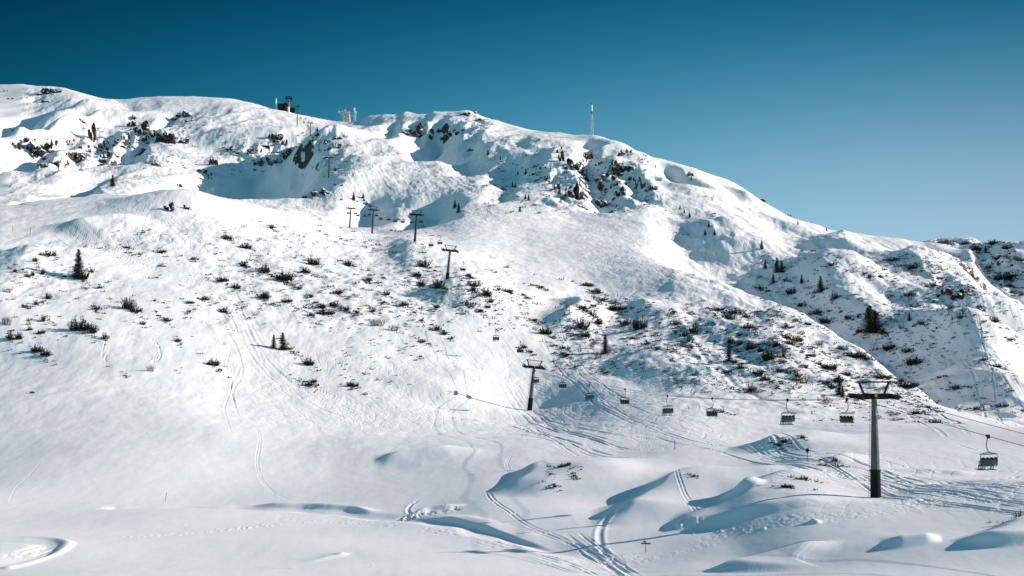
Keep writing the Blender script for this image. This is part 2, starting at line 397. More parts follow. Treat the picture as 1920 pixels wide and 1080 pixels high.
# knolls of the foreground, each steep on its shaded left side
bump_at(1140, 905, 2.6, 11, 15)
rib([(962,930),(1003,905),(1050,880),(1090,862)], 2.1, 20, 7, sharp=0, taper=(.25,.35))
rib([(1168,990),(1200,964),(1245,930),(1290,898),(1330,880)], 2.4, 20, 7, sharp=0, taper=(.16,.25))
rib([(1322,1004),(1345,975),(1395,945),(1440,915),(1500,893)], 1.6, 24, 6.5, sharp=0, taper=(.12,.2))
rib([(1375,945),(1400,925),(1425,915)], 1.5, 5, 4)
rib([(1430,905),(1480,893),(1520,884)], 1.0, 9, 4)
rib([(1420,855),(1470,835),(1520,818)], 2.6, 24, 8)
rib([(1560,875),(1590,862),(1620,858)], .9, 8, 4)
rib([(1330,1078),(1430,1048),(1490,1028),(1585,1010)], 1.0, 14, 3.6, sharp=0, taper=(.2,.3))
rib([(1650,1025),(1700,1017),(1770,1009)], .7, 10, 2.4, taper=(.3,.4))
rib([(1860,1022),(1885,1003),(1920,985)], 1.3, 14, 5, sharp=0, taper=(.2,.01))
bump_at(1780, 902, -1.5, 3.6, 4.0)
rib([(1700,888),(1760,884),(1830,888)], .5, 6, 3)
bump_at(640, 1041, .25, .8, 1.6)
rib([(560,1062),(610,1048),(640,1036)], .14, 2.2, 2.6, taper=(.4,.1))
# graded track across the valley floor, its banks, and the bend at the lower left
ROAD = [(180,952),(420,948),(620,955),(760,968),(900,992),(1020,1018),(1110,1045),(1175,1082)]
rib(ROAD, -.55, 4.5, 4.5, sharp=0, taper=(.2,.02))
rib([(470,943),(620,947),(720,953)], .75, 3, 1.6, taper=(.3,.2))
rib([(760,962),(850,975),(940,997),(1060,1026)], .5, 3.6, 1.2, taper=(.2,.3))
rib([(-40,1012),(60,1013),(112,1018),(128,1026),(112,1038),(60,1055),(0,1068)], .30, 1.3, 1.5, sharp=0, taper=(.02,.05))
rib([(-40,1020),(60,1022),(90,1030),(50,1048),(-20,1062)], -.4, 4, 4, sharp=0, taper=(.02,.05))
rib([(765,960),(800,952),(850,946),(865,940)], .9, 2.2, 1.6)

# single ski and snowmobile trails
def trail(pts, wdt=.55, h=.3, pair=0.0, lo=90.0):
    P = smooth_poly([hit_base(px, py, lo) for px, py in pts], 10)
    W = wdt * 3 + pair
    for a in range(0, len(P) - 1, 12):
        Q = P[a:a+14]
        if len(Q) < 2: continue
        si, sj = col_range(Q[:,0].min() - W, Q[:,0].max() + W, Q[:,1].min() - W, Q[:,1].max() + W)
        X, Y = GX[si, sj], GY[si, sj]; d, sd, fr = poly_dist(X, Y, Q)
        if a > 0: ok = fr > .0001
        else: ok = np.ones_like(fr, bool)
        ok &= fr < .9999 if a + 14 < len(P) else True
        u = np.abs(d * sd - pair / 2) if pair else d
        v = np.abs(d * sd + pair / 2) if pair else d
        g = np.minimum(u, v) / wdt
        w_ = np.where(ok, 1.0, 0.0)
        fg = (a + fr * min(13, len(Q) - 1)) / (len(P) - 1); w_ = w_ * sstep(0, .14, fg) * sstep(0, .14, 1 - fg)
        own = np.where(fr < 12.0 / 14, 1, 0) if a + 14 < len(P) else 1
        GZ[si, sj] += w_ * own * h * .33 * (-1.0 * np.exp(-g*g) + .55 * np.exp(-(g - 1.7)**2 * 2))
trail([(440,790),(485,822),(482,870),(500,905),(540,930),(600,946)], .16, .15, .5)
trail([(912,912),(925,935),(950,960),(985,985),(1060,1010),(1110,1030)], .18, .22, .7)
trail([(1270,882),(1268,905),(1285,945),(1318,984)], .16, .16, .5)
trail([(1165,972),(1130,990),(1125,1015),(1140,1040)], .4, .3, 0)
trail([(940,1030),(1010,1050),(1090,1085)], .16, .2, .8)
trail([(900,1000),(1000,1030),(1080,1062),(1120,1090)], .16, .2, .8)
trail([(950,985),(1060,1012),(1140,1040),(1200,1085)], .18, .2, .7)
trail([(770,960),(765,948),(772,938),(785,932)], .3, .3, 0)
trail([(955,885),(950,870),(958,855)], .15, .12, .5)
trail([(0,1004),(120,1003),(280,990),(450,978),(600,972)], .35, .16, 0)
trail([(450,1068),(540,1076),(640,1072),(800,1060),(960,1050)], .35, .16, 0)
trail([(1420,850),(1530,868),(1620,905),(1760,930),(1920,940)], .2, .36, .8)
trail([(1400,862),(1500,880),(1600,900)], .4, .3, 0)
trail([(1640,880),(1740,915),(1900,935)], .3, .3, 1.3)
trail([(1650,905),(1760,905),(1920,925)], .4, .3, 0)
trail([(700,880),(770,835),(830,790)], .2, .07, 0)
trail([(1270,610),(1330,690),(1400,735),(1500,770)], .8, .5, 0)
trail([(80,880),(55,905),(30,925),(15,950)], .15, .07, 0)

# hold the crest of the mountain to its true outline
SG = GX / np.maximum(GY, 30.0); far_ = GY > 780
bins = np.clip(((SG + .42) / .84 * 840).astype(int), 0, 839); mx_ = np.full(840, -9.0); tb_ = np.full(840, -9.0)
np.maximum.at(mx_, bins[far_], (GZ / np.maximum(GY, 30.0))[far_])
np.maximum.at(tb_, bins[far_], (base_z(GX, GY) / np.maximum(GY, 30.0))[far_])
dl_ = np.where(tb_ > -5, tb_ - mx_, 0); kk_ = np.hanning(17); kk_ /= kk_.sum(); dl_ = np.convolve(np.pad(dl_, 8, mode='edge'), kk_, 'valid')
a_ = np.array(CURVES[14], float); cD = pchip(a_[:,0], a_[:,2], np.clip(960 + SG * F * CP, 0, 1920))
GZ += dl_[bins] * GY * sstep(.52, .80, GY / cD)
def swarm(pts, n, spread, h=.10, w_=.17, seed=0):
    q = random.Random(seed)
    for k in range(n):
        o = q.gauss(0, 1) * spread; v = q.gauss(0, 1) * spread * .6; ph = q.uniform(0, 6.28); a_ = q.uniform(.1, .5) * spread; c0 = q.uniform(0, .35); c1 = q.uniform(.65, 1)
        P = np.array(pts, float); N = len(P); t_ = np.linspace(0, 1, N)
        Q = [(px + v + a_ * math.sin(ph + 5 * t), py + o + a_ * .6 * math.cos(ph + 4 * t)) for (px, py), t in zip(P, t_)]
        i0, i1 = int(c0 * (N - 1)), max(int(c1 * (N - 1) + .99), int(c0 * (N - 1)) + 2)
        Q = Q[i0:i1 + 1]
        if len(Q) >= 3: trail(Q, w_, h * q.uniform(.5, 1.3), q.choice((0, 0, .35)))
swarm([(400,520),(440,570),(470,640),(520,700),(590,745),(680,775),(800,790)], 22, 24, .2, .26, 1)
swarm([(330,560),(400,600),(440,680),(430,740),(445,790)], 6, 18, .2, .2, 2)
swarm([(940,720),(990,775),(1060,815),(1150,840),(1280,850)], 16, 18, .28, .26, 3)
swarm([(880,790),(960,800),(1060,830),(1160,855)], 7, 12, .2, .3, 4)
swarm([(1020,600),(1040,660),(1100,730),(1200,790),(1300,815)], 10, 24, .28, .2, 5)
swarm([(100,430),(180,470),(300,510),(400,520)], 8, 14, .5, .25, 6)
swarm([(190,690),(210,640),(290,650),(290,690),(200,680),(210,710),(330,740)], 3, 5, .4, .2, 7)
swarm([(1420,845),(1520,868),(1640,890),(1800,918),(1960,935)], 12, 16, .34, .22, 8)
swarm([(1600,900),(1700,935),(1820,945),(1960,960)], 7, 9, .3, .22, 9)
swarm([(1230,815),(1330,840),(1430,860),(1520,880)], 7, 8, .35, .2, 10)
swarm([(1550,560),(1640,620),(1730,690),(1830,740),(1930,780)], 16, 45, .35, .26, 11)
swarm([(1700,520),(1780,600),(1850,680),(1930,730)], 12, 50, .4, .3, 12)
swarm([(1080,1000),(1140,1040),(1190,1090)], 6, 14, .2, .18, 13)
def rough_band(pts, w_, amp, sx=.7, sy=1.1, seed=301):
    P = smooth_poly([hit_base(px, py) for px, py in pts], 6)
    si, sj = col_range(P[:,0].min() - w_, P[:,0].max() + w_, P[:,1].min() - w_, P[:,1].max() + w_)
    X, Y = GX[si, sj], GY[si, sj]; d, sd, fr = poly_dist(X, Y, P)
    m_ = (1 - sstep(.55, 1.0, d / w_)) * sstep(0, .1, fr) * sstep(0, .1, 1 - fr) * sstep(-.5, .2, gnoise(X / 9, Y / 14, seed + 9))
    GZ[si, sj] += amp * m_ * (fbm(X / sx, Y / sy, seed, 2, .6) - .3) + amp * .8 * m_ * np.sin(d * 2 * math.pi / 1.1)
rough_band([(1040,1060),(1250,1035),(1420,992),(1600,965),(1780,930),(1930,905)], 5.0, .045)
rough_band([(1660,955),(1780,945),(1930,925)], 6.0, .06, 1.4, 1.6, 311)
rough_band([(480,968),(650,975),(800,990),(980,1025),(1150,1075)], 3.2, .04, .9, 1.4, 321)
rough_band([(1640,885),(1760,905),(1930,920)], 8.0, .06, 2.2, 2.2, 331)
rough_band([(745,965),(800,958),(868,950)], 2.6, .45, 1.1, 1.6, 341)
rough_band([(0,1045),(50,1042),(105,1028)], 3.0, .05, .8, 1.2, 351)
bump_at(1525, 979, .5, .7, .8); bump_at(1532, 980, .35, .5, .5)
r9 = random.Random(5)
for k in range(34):                                      # footprints across the snow at the right, clods along the track
    u = k / 33; bump_at(1745 + 175 * u + r9.uniform(-4, 4), 912 - 24 * u + r9.uniform(-3, 4), r9.uniform(-.28, -.12), .35, .6)
for k in range(40):
    u = k / 39; bump_at(230 + 360 * u + r9.uniform(-5, 5), 1006 - 30 * u + r9.uniform(-2, 2), r9.uniform(.05, .16), .25, .4)
for k in range(30):
    bump_at(1250 + r9.uniform(0, 190), 1010 - r9.uniform(0, 16), r9.uniform(.06, .2), .25, .4)
# weathering of the slope: gullies that run downhill, hummocks, wind crust
DD = GY
GZ0 = GZ.copy()
front = sstep(60, 100, DD)
a_far = sstep(700, 1300, DD); a_mid = sstep(230, 480, DD)
def px_mask(x0, x1, y0, y1, soft=40, D=GY):
    """soft box drawn on the slope"""
    return (sstep(x0 - soft, x0 + soft, PXG) * (1 - sstep(x1 - soft, x1 + soft, PXG)) * sstep(y0 - soft * .6, y0 + soft * .6, PYG) * (1 - sstep(y1 - soft * .6, y1 + soft * .6, PYG)))
SG = GX / np.maximum(GY, 30.0); TG = GZ / np.maximum(GY, 30.0)
vv_ = (CP * TG - SP) / (CP + SP * TG); PYG = 540 - F * vv_; PXG = 960 + F * SG * (CP - vv_ * SP)
warp = 30 * gnoise(GX / 160, GY / 260, 91)
gul = ridged(GX / 105 + warp / 60, GY / 330, 5, 3, .45)
GZ += (4.0 * a_far) * (gul - .4) * (1 - .6 * px_mask(650, 1000, 300, 430) )
# rocky, broken ground
rocky = np.zeros_like(GZ)
for box in [(70,340,240,320),(410,650,255,320),(750,910,215,270),(1010,1110,290,390),(1120,1210,285,395),(1190,1260,330,380),(0,110,160,200),
            (1740,1920,450,620)]:
    rocky = np.maximum(rocky, px_mask(*box, soft=34) * (DD > 700))
rocky *= sstep(-.25, .35, gnoise(GX / 60 + 3, GY / 90, 23))
GZ += 3.6 * rocky * (ridged(GX / 32 + .3*warp/10, GY / 50, 21, 4, .52) - .5)
GZ += 1.7 * a_far * fbm(GX / 40, GY / 55, 31, 5, .6)
scrub = np.zeros_like(GZ)
for box in [(0,180,450,560),(380,800,430,620),(740,960,480,600),(1040,1250,550,700),(1250,1700,560,780),(1330,1800,430,700),(180,420,410,480)]:
    scrub = np.maximum(scrub, px_mask(*box, soft=30))
GZ += a_mid * (1 - a_far) * (.5 * fbm(GX / 26, GY / 34, 41, 3, .5) + .5 * scrub * fbm(GX / 9, GY / 13, 51, 3, .55))
right = px_mask(1250, 2200, 380, 830, 60) * (DD > 420)
GZ += right * (1.5 * (ridged(GX / 38 + GY / 300, GY / 120, 61, 3, .5) - .4) + .3 * fbm(GX / 7, GY / 11, 66, 3, .6))
# moguls and ski runs on the pistes
pist = np.maximum.reduce([px_mask(560,1000,300,430), px_mask(1080,1380,430,560), px_mask(200,560,330,480,30)*.8, px_mask(450,1000,650,800)*.5, px_mask(980,1400,700,830)*.6, px_mask(1420,1930,840,960,25)*.35])
GZ += pist * (.05 + .15 * a_far) * ridged(GX / (3.2 + 4 * a_far) + GY / 40, GY / (7 + 9 * a_far), 71, 3, .55)
GZ += front * (.025 + .125 * a_mid) * fbm(GX / 5, GY / 9, 81, 3, .5)
GZ += front * .9 * (1 - a_mid) * gnoise(GX / 38, GY / 30, 82)
del SG, TG, vv_

# keep the weathering light on the crest itself
wc_ = sstep(.88, .98, GY / cD) * (1 - sstep(1.1, 1.3, GY / cD)) * (cD > 780); GZ = GZ0 + (GZ - GZ0) * (1 - .6 * wc_); del GZ0, wc_
# firm footing for the pylons of the lift
def footing():
    for px, py, rad in ((1637,933,5), (993,769,17), (838,528,14), (777,453,10), (696,441,12), (654,428,14), (614,333,44), (578,255,48), (553,236,40)):
        s_, t_ = ray(px, py); y_ = 92.0 / ((px - 960.0) / F + .205); x_ = 92.0 - .205 * y_
        dz = t_ * y_ - float(grid_z(np.array([x_]), np.array([y_]))[0])
        si, sj = col_range(x_ - 3*rad, x_ + 3*rad, y_ - 4*rad, y_ + 4*rad)
        GZ[si, sj] += dz * np.exp(-(((GX[si, sj] - x_) / rad)**2 + ((GY[si, sj] - y_) / (rad * 1.5))**2))
def grid_z(x, y):
    j = np.clip(np.searchsorted(rows, y) - 1, 0, NR - 2); v = (y - rows[j]) / (rows[j+1] - rows[j])
    c = x / (y + APEX); i = np.clip(np.searchsorted(cols, c) - 1, 0, NC - 2); u = (c - cols[i]) / (cols[i+1] - cols[i])
    u = np.clip(u, 0, 1); v = np.clip(v, 0, 1)
    return (GZ[i,j]*(1-u) + GZ[i+1,j]*u)*(1-v) + (GZ[i,j+1]*(1-u) + GZ[i+1,j+1]*u)*v
footing()
def hit(px, py, lo=90.0, hi=2290.0):
    s, t = ray(px, py); D = np.exp(np.linspace(math.log(lo), math.log(hi), 4000)); z = grid_z(s * D, D)
    k = np.nonzero(z >= t * D)[0]; d = D[k[0]] if len(k) else D[np.argmax(z / D)]
    return Vector((s * d, d, float(grid_z(np.array([s * d]), np.array([d]))[0])))
def ground(x, y): return float(grid_z(np.array([x]), np.array([y]))[0])

def build_snow():
    me = bpy.data.meshes.new('snow_slope')
    co = np.stack([GX, GY, GZ], -1).reshape(-1, 3).astype(np.float32)
    i = np.arange(NC - 1)[:, None] * NR + np.arange(NR - 1)[None, :]
    q = np.stack([i, i + NR, i + NR + 1, i + 1], -1).reshape(-1).astype(np.int32)
    nq = len(q) // 4
    me.vertices.add(len(co)); me.vertices.foreach_set('co', co.reshape(-1))
    me.loops.add(nq * 4); me.loops.foreach_set('vertex_index', q)
    me.polygons.add(nq); me.polygons.foreach_set('loop_start', np.arange(nq, dtype=np.int32) * 4)
    me.update(calc_edges=True)
    me.polygons.foreach_set('use_smooth', np.ones(nq, bool))
    for nm, A in (('rocky', rocky), ('rough', a_mid), ('tracked', np.clip(pist + .25 * scrub + .35 * right, 0, 1))):
        at_ = me.attributes.new(nm, 'FLOAT', 'POINT'); at_.data.foreach_set('value', A.reshape(-1).astype(np.float32))
    return me

# ------------------------------------------------------------------ snow
def snow_material():
    m, n, b = new_mat('snow'); L = n.links.new
    geo = n.nodes.new('ShaderNodeNewGeometry')
    def noise(scale, det=4, vec=None, rough=.55, dist=0):
        z = n.nodes.new('ShaderNodeTexNoise'); z.inputs['Scale'].default_value = scale; z.inputs['Detail'].default_value = det
        z.inputs['Roughness'].default_value = rough; z.inputs['Distortion'].default_value = dist
        L(vec or geo.outputs['Position'], z.inputs['Vector']); return z.outputs[0]
    def math_(op, a, b_=None, c_=None):
        z = n.nodes.new('ShaderNodeMath'); z.operation = op
        for k, v in enumerate((a, b_, c_)):
            if v is None: continue
            if isinstance(v, (int, float)): z.inputs[k].default_value = v
            else: L(v, z.inputs[k])
        return z.outputs[0]
    def attr(nm):
        z = n.nodes.new('ShaderNodeAttribute'); z.attribute_name = nm; return z.outputs['Fac']
    # ski tracks: thin curved lines swinging down the slope
    mp = n.nodes.new('ShaderNodeMapping'); mp.inputs['Scale'].default_value = (1, .45, .6); L(geo.outputs['Position'], mp.inputs[0])
    sp = n.nodes.new('ShaderNodeSeparateXYZ'); L(geo.outputs['Position'], sp.inputs[0])
    tracks = None
    for k, (th, lam, sc_, amp) in enumerate(((.25, 3.1, .020, 5), (.95, 4.3, .027, 4), (-.45, 3.6, .033, 3.2), (.55, 2.3, .05, 3.0), (.05, 6.5, .012, 6))):
        mo = n.nodes.new('ShaderNodeVectorMath'); mo.operation = 'ADD'; mo.inputs[1].default_value = (137 * k, 71 * k, 0); L(geo.outputs['Position'], mo.inputs[0])
        u = math_('ADD', math_('MULTIPLY', sp.outputs[0], math.cos(th)), math_('MULTIPLY', sp.outputs[1], math.sin(th)))
        ph = math_('ADD', math_('MULTIPLY', u, math.pi / lam), math_('MULTIPLY', noise(sc_, 2, mo.outputs[0], .45), amp * math.pi * 2))
        v = math_('POWER', math_('SUBTRACT', 1.0, math_('ABSOLUTE', math_('SINE', ph))), 5)
        msk = math_('MULTIPLY', math_('SUBTRACT', noise(.035, 3, mo.outputs[0], .6), .44), 6); msk = math_('MINIMUM', math_('MAXIMUM', msk, 0), 1)
        v = math_('MULTIPLY', v, msk); tracks = v if tracks is None else math_('ADD', tracks, v)
    tr = math_('MULTIPLY', tracks, attr('tracked'))
    patch = noise(.02, 2)
    tr = math_('MULTIPLY', tr, math_('MULTIPLY', patch, 1.6))
    fine = noise(.9, 5, mp.outputs[0], .6); crust = noise(.22, 4, mp.outputs[0], .6)
    h = math_('ADD', math_('MULTIPLY', tr, -.26), math_('ADD', math_('MULTIPLY', fine, math_('ADD', .035, math_('MULTIPLY', attr('rough'), .065))), math_('MULTIPLY', crust, math_('ADD', .10, math_('MULTIPLY', attr('rough'), .19)))))
    bp = n.nodes.new('ShaderNodeBump'); bp.inputs['Strength'].default_value = .55; bp.inputs['Distance'].default_value = 1.0
    L(h, bp.inputs['Height']); L(bp.outputs[0], b.inputs['Normal'])
    # rock showing where the broken ground is too steep to hold snow
    sep = n.nodes.new('ShaderNodeSeparateXYZ'); L(geo.outputs['Normal'], sep.inputs[0])
    th = math_('ADD', sep.outputs[2], math_('MULTIPLY', math_('SUBTRACT', noise(.12, 5), .5), .5))
    rk = math_('MULTIPLY', math_('LESS_THAN', th, .66), math_('GREATER_THAN', attr('rocky'), .25))
    rc = n.nodes.new('ShaderNodeValToRGB'); e = rc.color_ramp.elements
    e[0].position = .35; e[0].color = (.030, .026, .025, 1); e[1].position = .72; e[1].color = (.15, .105, .08, 1)
    L(noise(.16, 6), rc.inputs[0])
    sc = n.nodes.new('ShaderNodeValToRGB'); e = sc.color_ramp.elements
    e[0].color = (.80, .80, .82, 1); e[1].color = (.90, .885, .90, 1); L(noise(.03, 3), sc.inputs[0])
    mx = n.nodes.new('ShaderNodeMix'); mx.data_type = 'RGBA'
    L(rk, mx.inputs[0]); L(sc.outputs[0], mx.inputs[6]); L(rc.outputs[0], mx.inputs[7]); L(mx.outputs[2], b.inputs['Base Color'])
    b.inputs['Roughness'].default_value = .75; b.inputs['Specular IOR Level'].default_value = .2
    return m
snow_me = build_snow()
snow = obj('snow_slope', snow_me, snow_material()); tag(snow, None, None, None, 'structure')

# ------------------------------------------------------------------ materials of the built things
M_STEEL = varied('galvanised_steel', (.07, .075, .08), (.13, .135, .14), .5, 2.0, .4)
M_POLE = varied('weathered_pole_steel', (.06, .065, .072), (.12, .127, .135), .55, 1.2, .3)
M_POLE2 = varied('dark_pole_sleeve', (.006, .008, .010), (.013, .016, .019), .75, 1.5)
M_POLED = varied('dark_pole_steel', (.022, .024, .028), (.045, .048, .053), .6, 1.5)
for _m in (M_POLE2, M_POLED): [q for q in _m.node_tree.nodes if q.type == 'BSDF_PRINCIPLED'][0].inputs['Specular IOR Level'].default_value = .1
M_DARK = varied('dark_painted_steel', (.008, .009, .010), (.022, .023, .026), .5, 3)
M_RUB = varied('black_rubber', (.01, .01, .011), (.025, .025, .026), .8, 5)
M_TEAL = varied('teal_plastic', (.005, .050, .066), (.009, .080, .098), .35, 2)
M_CUSH = varied('dark_cushion', (.008, .008, .008), (.022, .020, .019), .7, 4)
M_SEAT = varied('grey_seat_padding', (.035, .030, .028), (.075, .065, .06), .8, 4)
M_WHITE = varied('white_paint', (.68, .68, .68), (.82, .82, .82), .5, 3)
M_YEL = varied('yellow_paint', (.50, .30, .03), (.68, .42, .05), .5, 3)
M_RED = varied('red_paint', (.45, .03, .03), (.60, .05, .04), .5, 4)
M_ORA = varied('orange_plastic', (.70, .16, .03), (.85, .25, .05), .5, 4)
M_NAVY = varied('navy_paint', (.012, .016, .06), (.02, .03, .09), .5, 4)
M_FROST = varied('frosted_metal', (.45, .40, .33), (.80, .78, .74), .7, .5)
M_WOOD = varied('weathered_wood', (.09, .055, .035), (.17, .10, .06), .8, 2)
[q for q in M_DARK.node_tree.nodes if q.type == 'BSDF_PRINCIPLED'][0].inputs['Specular IOR Level'].default_value = .12
M_ROPE = varied('steel_rope', (.045, .048, .05), (.08, .083, .085), .5, 2, .5)
M_SKIN = varied('skin', (.45, .28, .20), (.55, .34, .25), .6, 4)
M_GLASS = bpy.data.materials.new('bubble_glass'); M_GLASS.use_nodes = True
_n = M_GLASS.node_tree; _n.nodes.clear(); _o = _n.nodes.new('ShaderNodeOutputMaterial'); _mx = _n.nodes.new('ShaderNodeMixShader')
_t = _n.nodes.new('ShaderNodeBsdfTransparent'); _g = _n.nodes.new('ShaderNodeBsdfPrincipled'); _g.inputs['Base Color'].default_value = (.55, .5, .5, 1); _g.inputs['Roughness'].default_value = .15
_t.inputs[0].default_value = (.60, .70, .72, 1); _mx.inputs[0].default_value = .07
_n.links.new(_t.outputs[0], _mx.inputs[1]); _n.links.new(_g.outputs[0], _mx.inputs[2]); _n.links.new(_mx.outputs[0], _o.inputs[0])

# ------------------------------------------------------------------ the lift line
LX0, LK = 92.0, 0.205                     # the line runs straight: x = 92 - 0.205 y
LROT = math.atan(LK)                       # its heading, left of the view direction
GAUGE = 2.65
def line_x(y, side=0): return LX0 - LK * y + side * GAUGE * math.cos(LROT)
def y_at(px, side=0):
    s = (px - 960.0) / F
    return (LX0 + side * GAUGE * math.cos(LROT)) / (s / 1.0 + LK)

# pylons: photo x of the shaft foot, photo y of the rope saddle, apparent lean, label
PYL = [
 (1637, 745, 0.0, 'tall grey pylon with dark lower sleeve and ladder, nearest pylon at the right'),
 (993, 689, 6.0, 'second nearest pylon, grey, throwing a long shadow to its left'),
 (838, 470, 5.5, 'grey leaning pylon at the upper edge of the scrub with bushes round its foot'),
 (777, 403, 3.5, 'dark pylon on the crest, rightmost of the three pylons close together'),
 (696, 394, 3.0, 'dark slender pylon on the crest, middle of the three pylons close together'),
 (654, 391, 3.0, 'dark pylon behind the crest, leftmost of three close together'),
 (614, 296, 0.0, 'dark pylon in the shaded bowl below the antenna platform'),
 (578, 231, 0.0, 'short dark pylon at the upper rim of the shaded bowl'),
 (553, 200, 0.0, 'tall dark pylon rising against the sky right of the top station'),
]
def sheave_train(side, slope, curve, nw=8, L=4.4):
    """beam with rows of wheels; returns list of (name, MB, material, [children])"""
    x = side * GAUGE; b = MB(); n = 10
    P = []
    for k in range(n + 1):
        u = (k / n - .5) * L; P.append(Vector((x, u, .12 + u * slope + curve * u * u)))
    for dx in (-.16, .16):
        b.tube([p + Vector((dx, 0, .30)) for p in P], .17, 6)
    wh = MB()
    for k in range(nw):
        u = ((k + .5) / nw - .5) * L; z = u * slope + curve * u * u
        wh.disc((x, u, z + .20), (1, 0, 0), .34, .2, 10)
        b.box((x, u, z + .32), (.36, .08, .22))
    cat = MB(); o = side * .62
    cat.tube([p + Vector((o, 0, .1)) for p in P], .05, 4)
    cat.box((x + o * .9, 0, .1), (.5, L * .96, .05), Matrix.Rotation(math.atan(slope), 3, 'X'))
    for k in range(0, n + 1, 2): cat.tube([P[k] + Vector((o * 1.25, 0, .1)), P[k] + Vector((o * 1.25, 0, .85))], .02, 4)
    cat.tube([p + Vector((o * 1.25, 0, .85)) for p in P], .022, 4)
    return b, wh, cat
def make_pylon(h, slope, curve, detail=True):
    root = bpy.data.objects.new('lift_pylon', None); C.objects.link(root)
    hs = h * .27 if detail else 0
    if detail:
        m = MB(); m.tube([(0,0,-2.5), (0,0,hs)], [.78, .70], 12); m.build('base_sleeve', M_POLE2, root)
        m = MB(); m.tube([(0,0,hs - .04), (0,0,hs + .16)], [.80, .80], 12); m.build('flange', M_DARK, root)
        m = MB(); m.tube([(0,0,hs + .1), (0,0,h - .1)], [.64, .38], 12); m.build('shaft', M_POLE, root)
    else:
        m = MB(); m.tube([(0,0,-3), (0,0,1.2)], [.75, .66], 10); m.build('base_sleeve', M_DARK, root)
        m = MB(); m.tube([(0,0,1.1), (0,0,h - .1)], [.60, .38], 10); m.build('shaft', M_POLED, root)
    # cross arm, deeper in the middle
    m = MB(); g = GAUGE
    m.prism([(-g - .4, -.08), (-g - .4, .5), (-1.3, .60), (1.3, .60), (g + .4, .5), (g + .4, -.08), (1.3, -.18), (-1.3, -.18)], -.28, .28, lambda u, v, w_: Vector((u, w_, h + v)))
    m.build('crossarm', M_DARK, root)
    for side in (-1, 1):
        b, wh, cat = sheave_train(side, slope, curve)
        o = b.build('sheave_beam', M_DARK, root, (0, 0, h)); wh.build('sheave_wheels', M_RUB, o); cat.build('catwalk', M_DARK, o)
    # lifting frame over the arm
    m = MB(); m.tube([(-2.62,0,h+2.25),(2.62,0,h+2.25)], .12, 6)
    for s_ in (-1, 1):
        m.tube([(s_*2.28,0,h+2.25),(s_*1.5,0,h+.5)], .18, 6); m.tube([(s_*2.28,.02,h+2.25),(s_*2.62,.02,h+2.05)], .05, 4)
    m.tube([(0,0,h+2.25),(0,0,h+2.5)], .05, 4)
    m.build('lifting_frame', M_DARK, root)
    m = MB()
    for x in (-1.9, -1.2, -.6, .6, 1.2, 1.9): m.tube([(x,-.3,h+.5),(x,-.3,h+1.45)], .028, 4)
    m.tube([(-1.95,-.3,h+1.45),(1.95,-.3,h+1.45)], .03, 4); m.tube([(-1.95,-.3,h+1.0),(1.95,-.3,h+1.0)], .025, 4)
    m.box((0,-.3,h+.63), (4.0,.5,.05)); m.build('work_platform', M_STEEL, root)
    if detail:
        m = MB()
        for dx in (-.2, .2): m.tube([(-1.05 + dx*.7, -.25, .2),(-.62 + dx*.7,-.25,h)], .025, 4)
        for k in range(int(h / .32)):
            t = k * .32 / h; x = -1.05 + .43 * t; m.tube([(x-.15,-.25,.3+k*.32),(x+.15,-.25,.3+k*.32)], .016, 4)
        m.build('ladder', M_STEEL, root)
        m = MB(); m.box((.05,-.5,h+.35), (.36,.12,.45)); m.build('yellow_control_box', M_YEL, root)
        m = MB(); m.box((.12,-.58,h-2.1), (.40,.03,.55)); sg = m.build('number_sign', M_WHITE, root)
        m = MB(); m.disc((.12,-.60,h-1.98), (0,1,0), .12, .02, 14); m.build('red_mark', M_RED, sg)
    root.rotation_mode = 'XYZ'
    return root
rope_pts = {-1: [], 1: []}
pylons = []
def pyl_group(o, lab): tag(o, lab, 'lift pylon', 'pylons of the chairlift')
_prev = None
for k, (px, pr, lean, lab) in enumerate(PYL):
    y = y_at(px); x = line_x(y); z = ground(x, y)
    s_, t_ = ray(px, pr); zr = t_ * y
    pylons.append((x, y, z, zr, lean, lab))
for k, (x, y, z, zr, lean, lab) in enumerate(pylons):
    nx = pylons[min(k+1, len(pylons)-1)]; pv = pylons[max(k-1, 0)]
    sl1 = (nx[3]-zr) / max(nx[1]-y, 1) if nx is not pylons[k] else .2; sl0 = (zr-pv[3]) / max(y-pv[1], 1) if k else .10
    h = zr - z - .1
    r_ = make_pylon(h, (sl0+sl1)/2, max(-.045, min(.045, (sl1-sl0) / 8.8)), k < 3)
    r_.location = (x, y, z); r_.rotation_euler = (0, R(lean), LROT)
    pyl_group(r_, lab)
    dx = h * math.sin(R(lean))
    for sd in (-1, 1):
        rope_pts[sd].append(Vector((x + dx + sd * GAUGE * math.cos(LROT), y, z + h * math.cos(R(lean)) - sd * GAUGE * math.sin(R(lean)))))

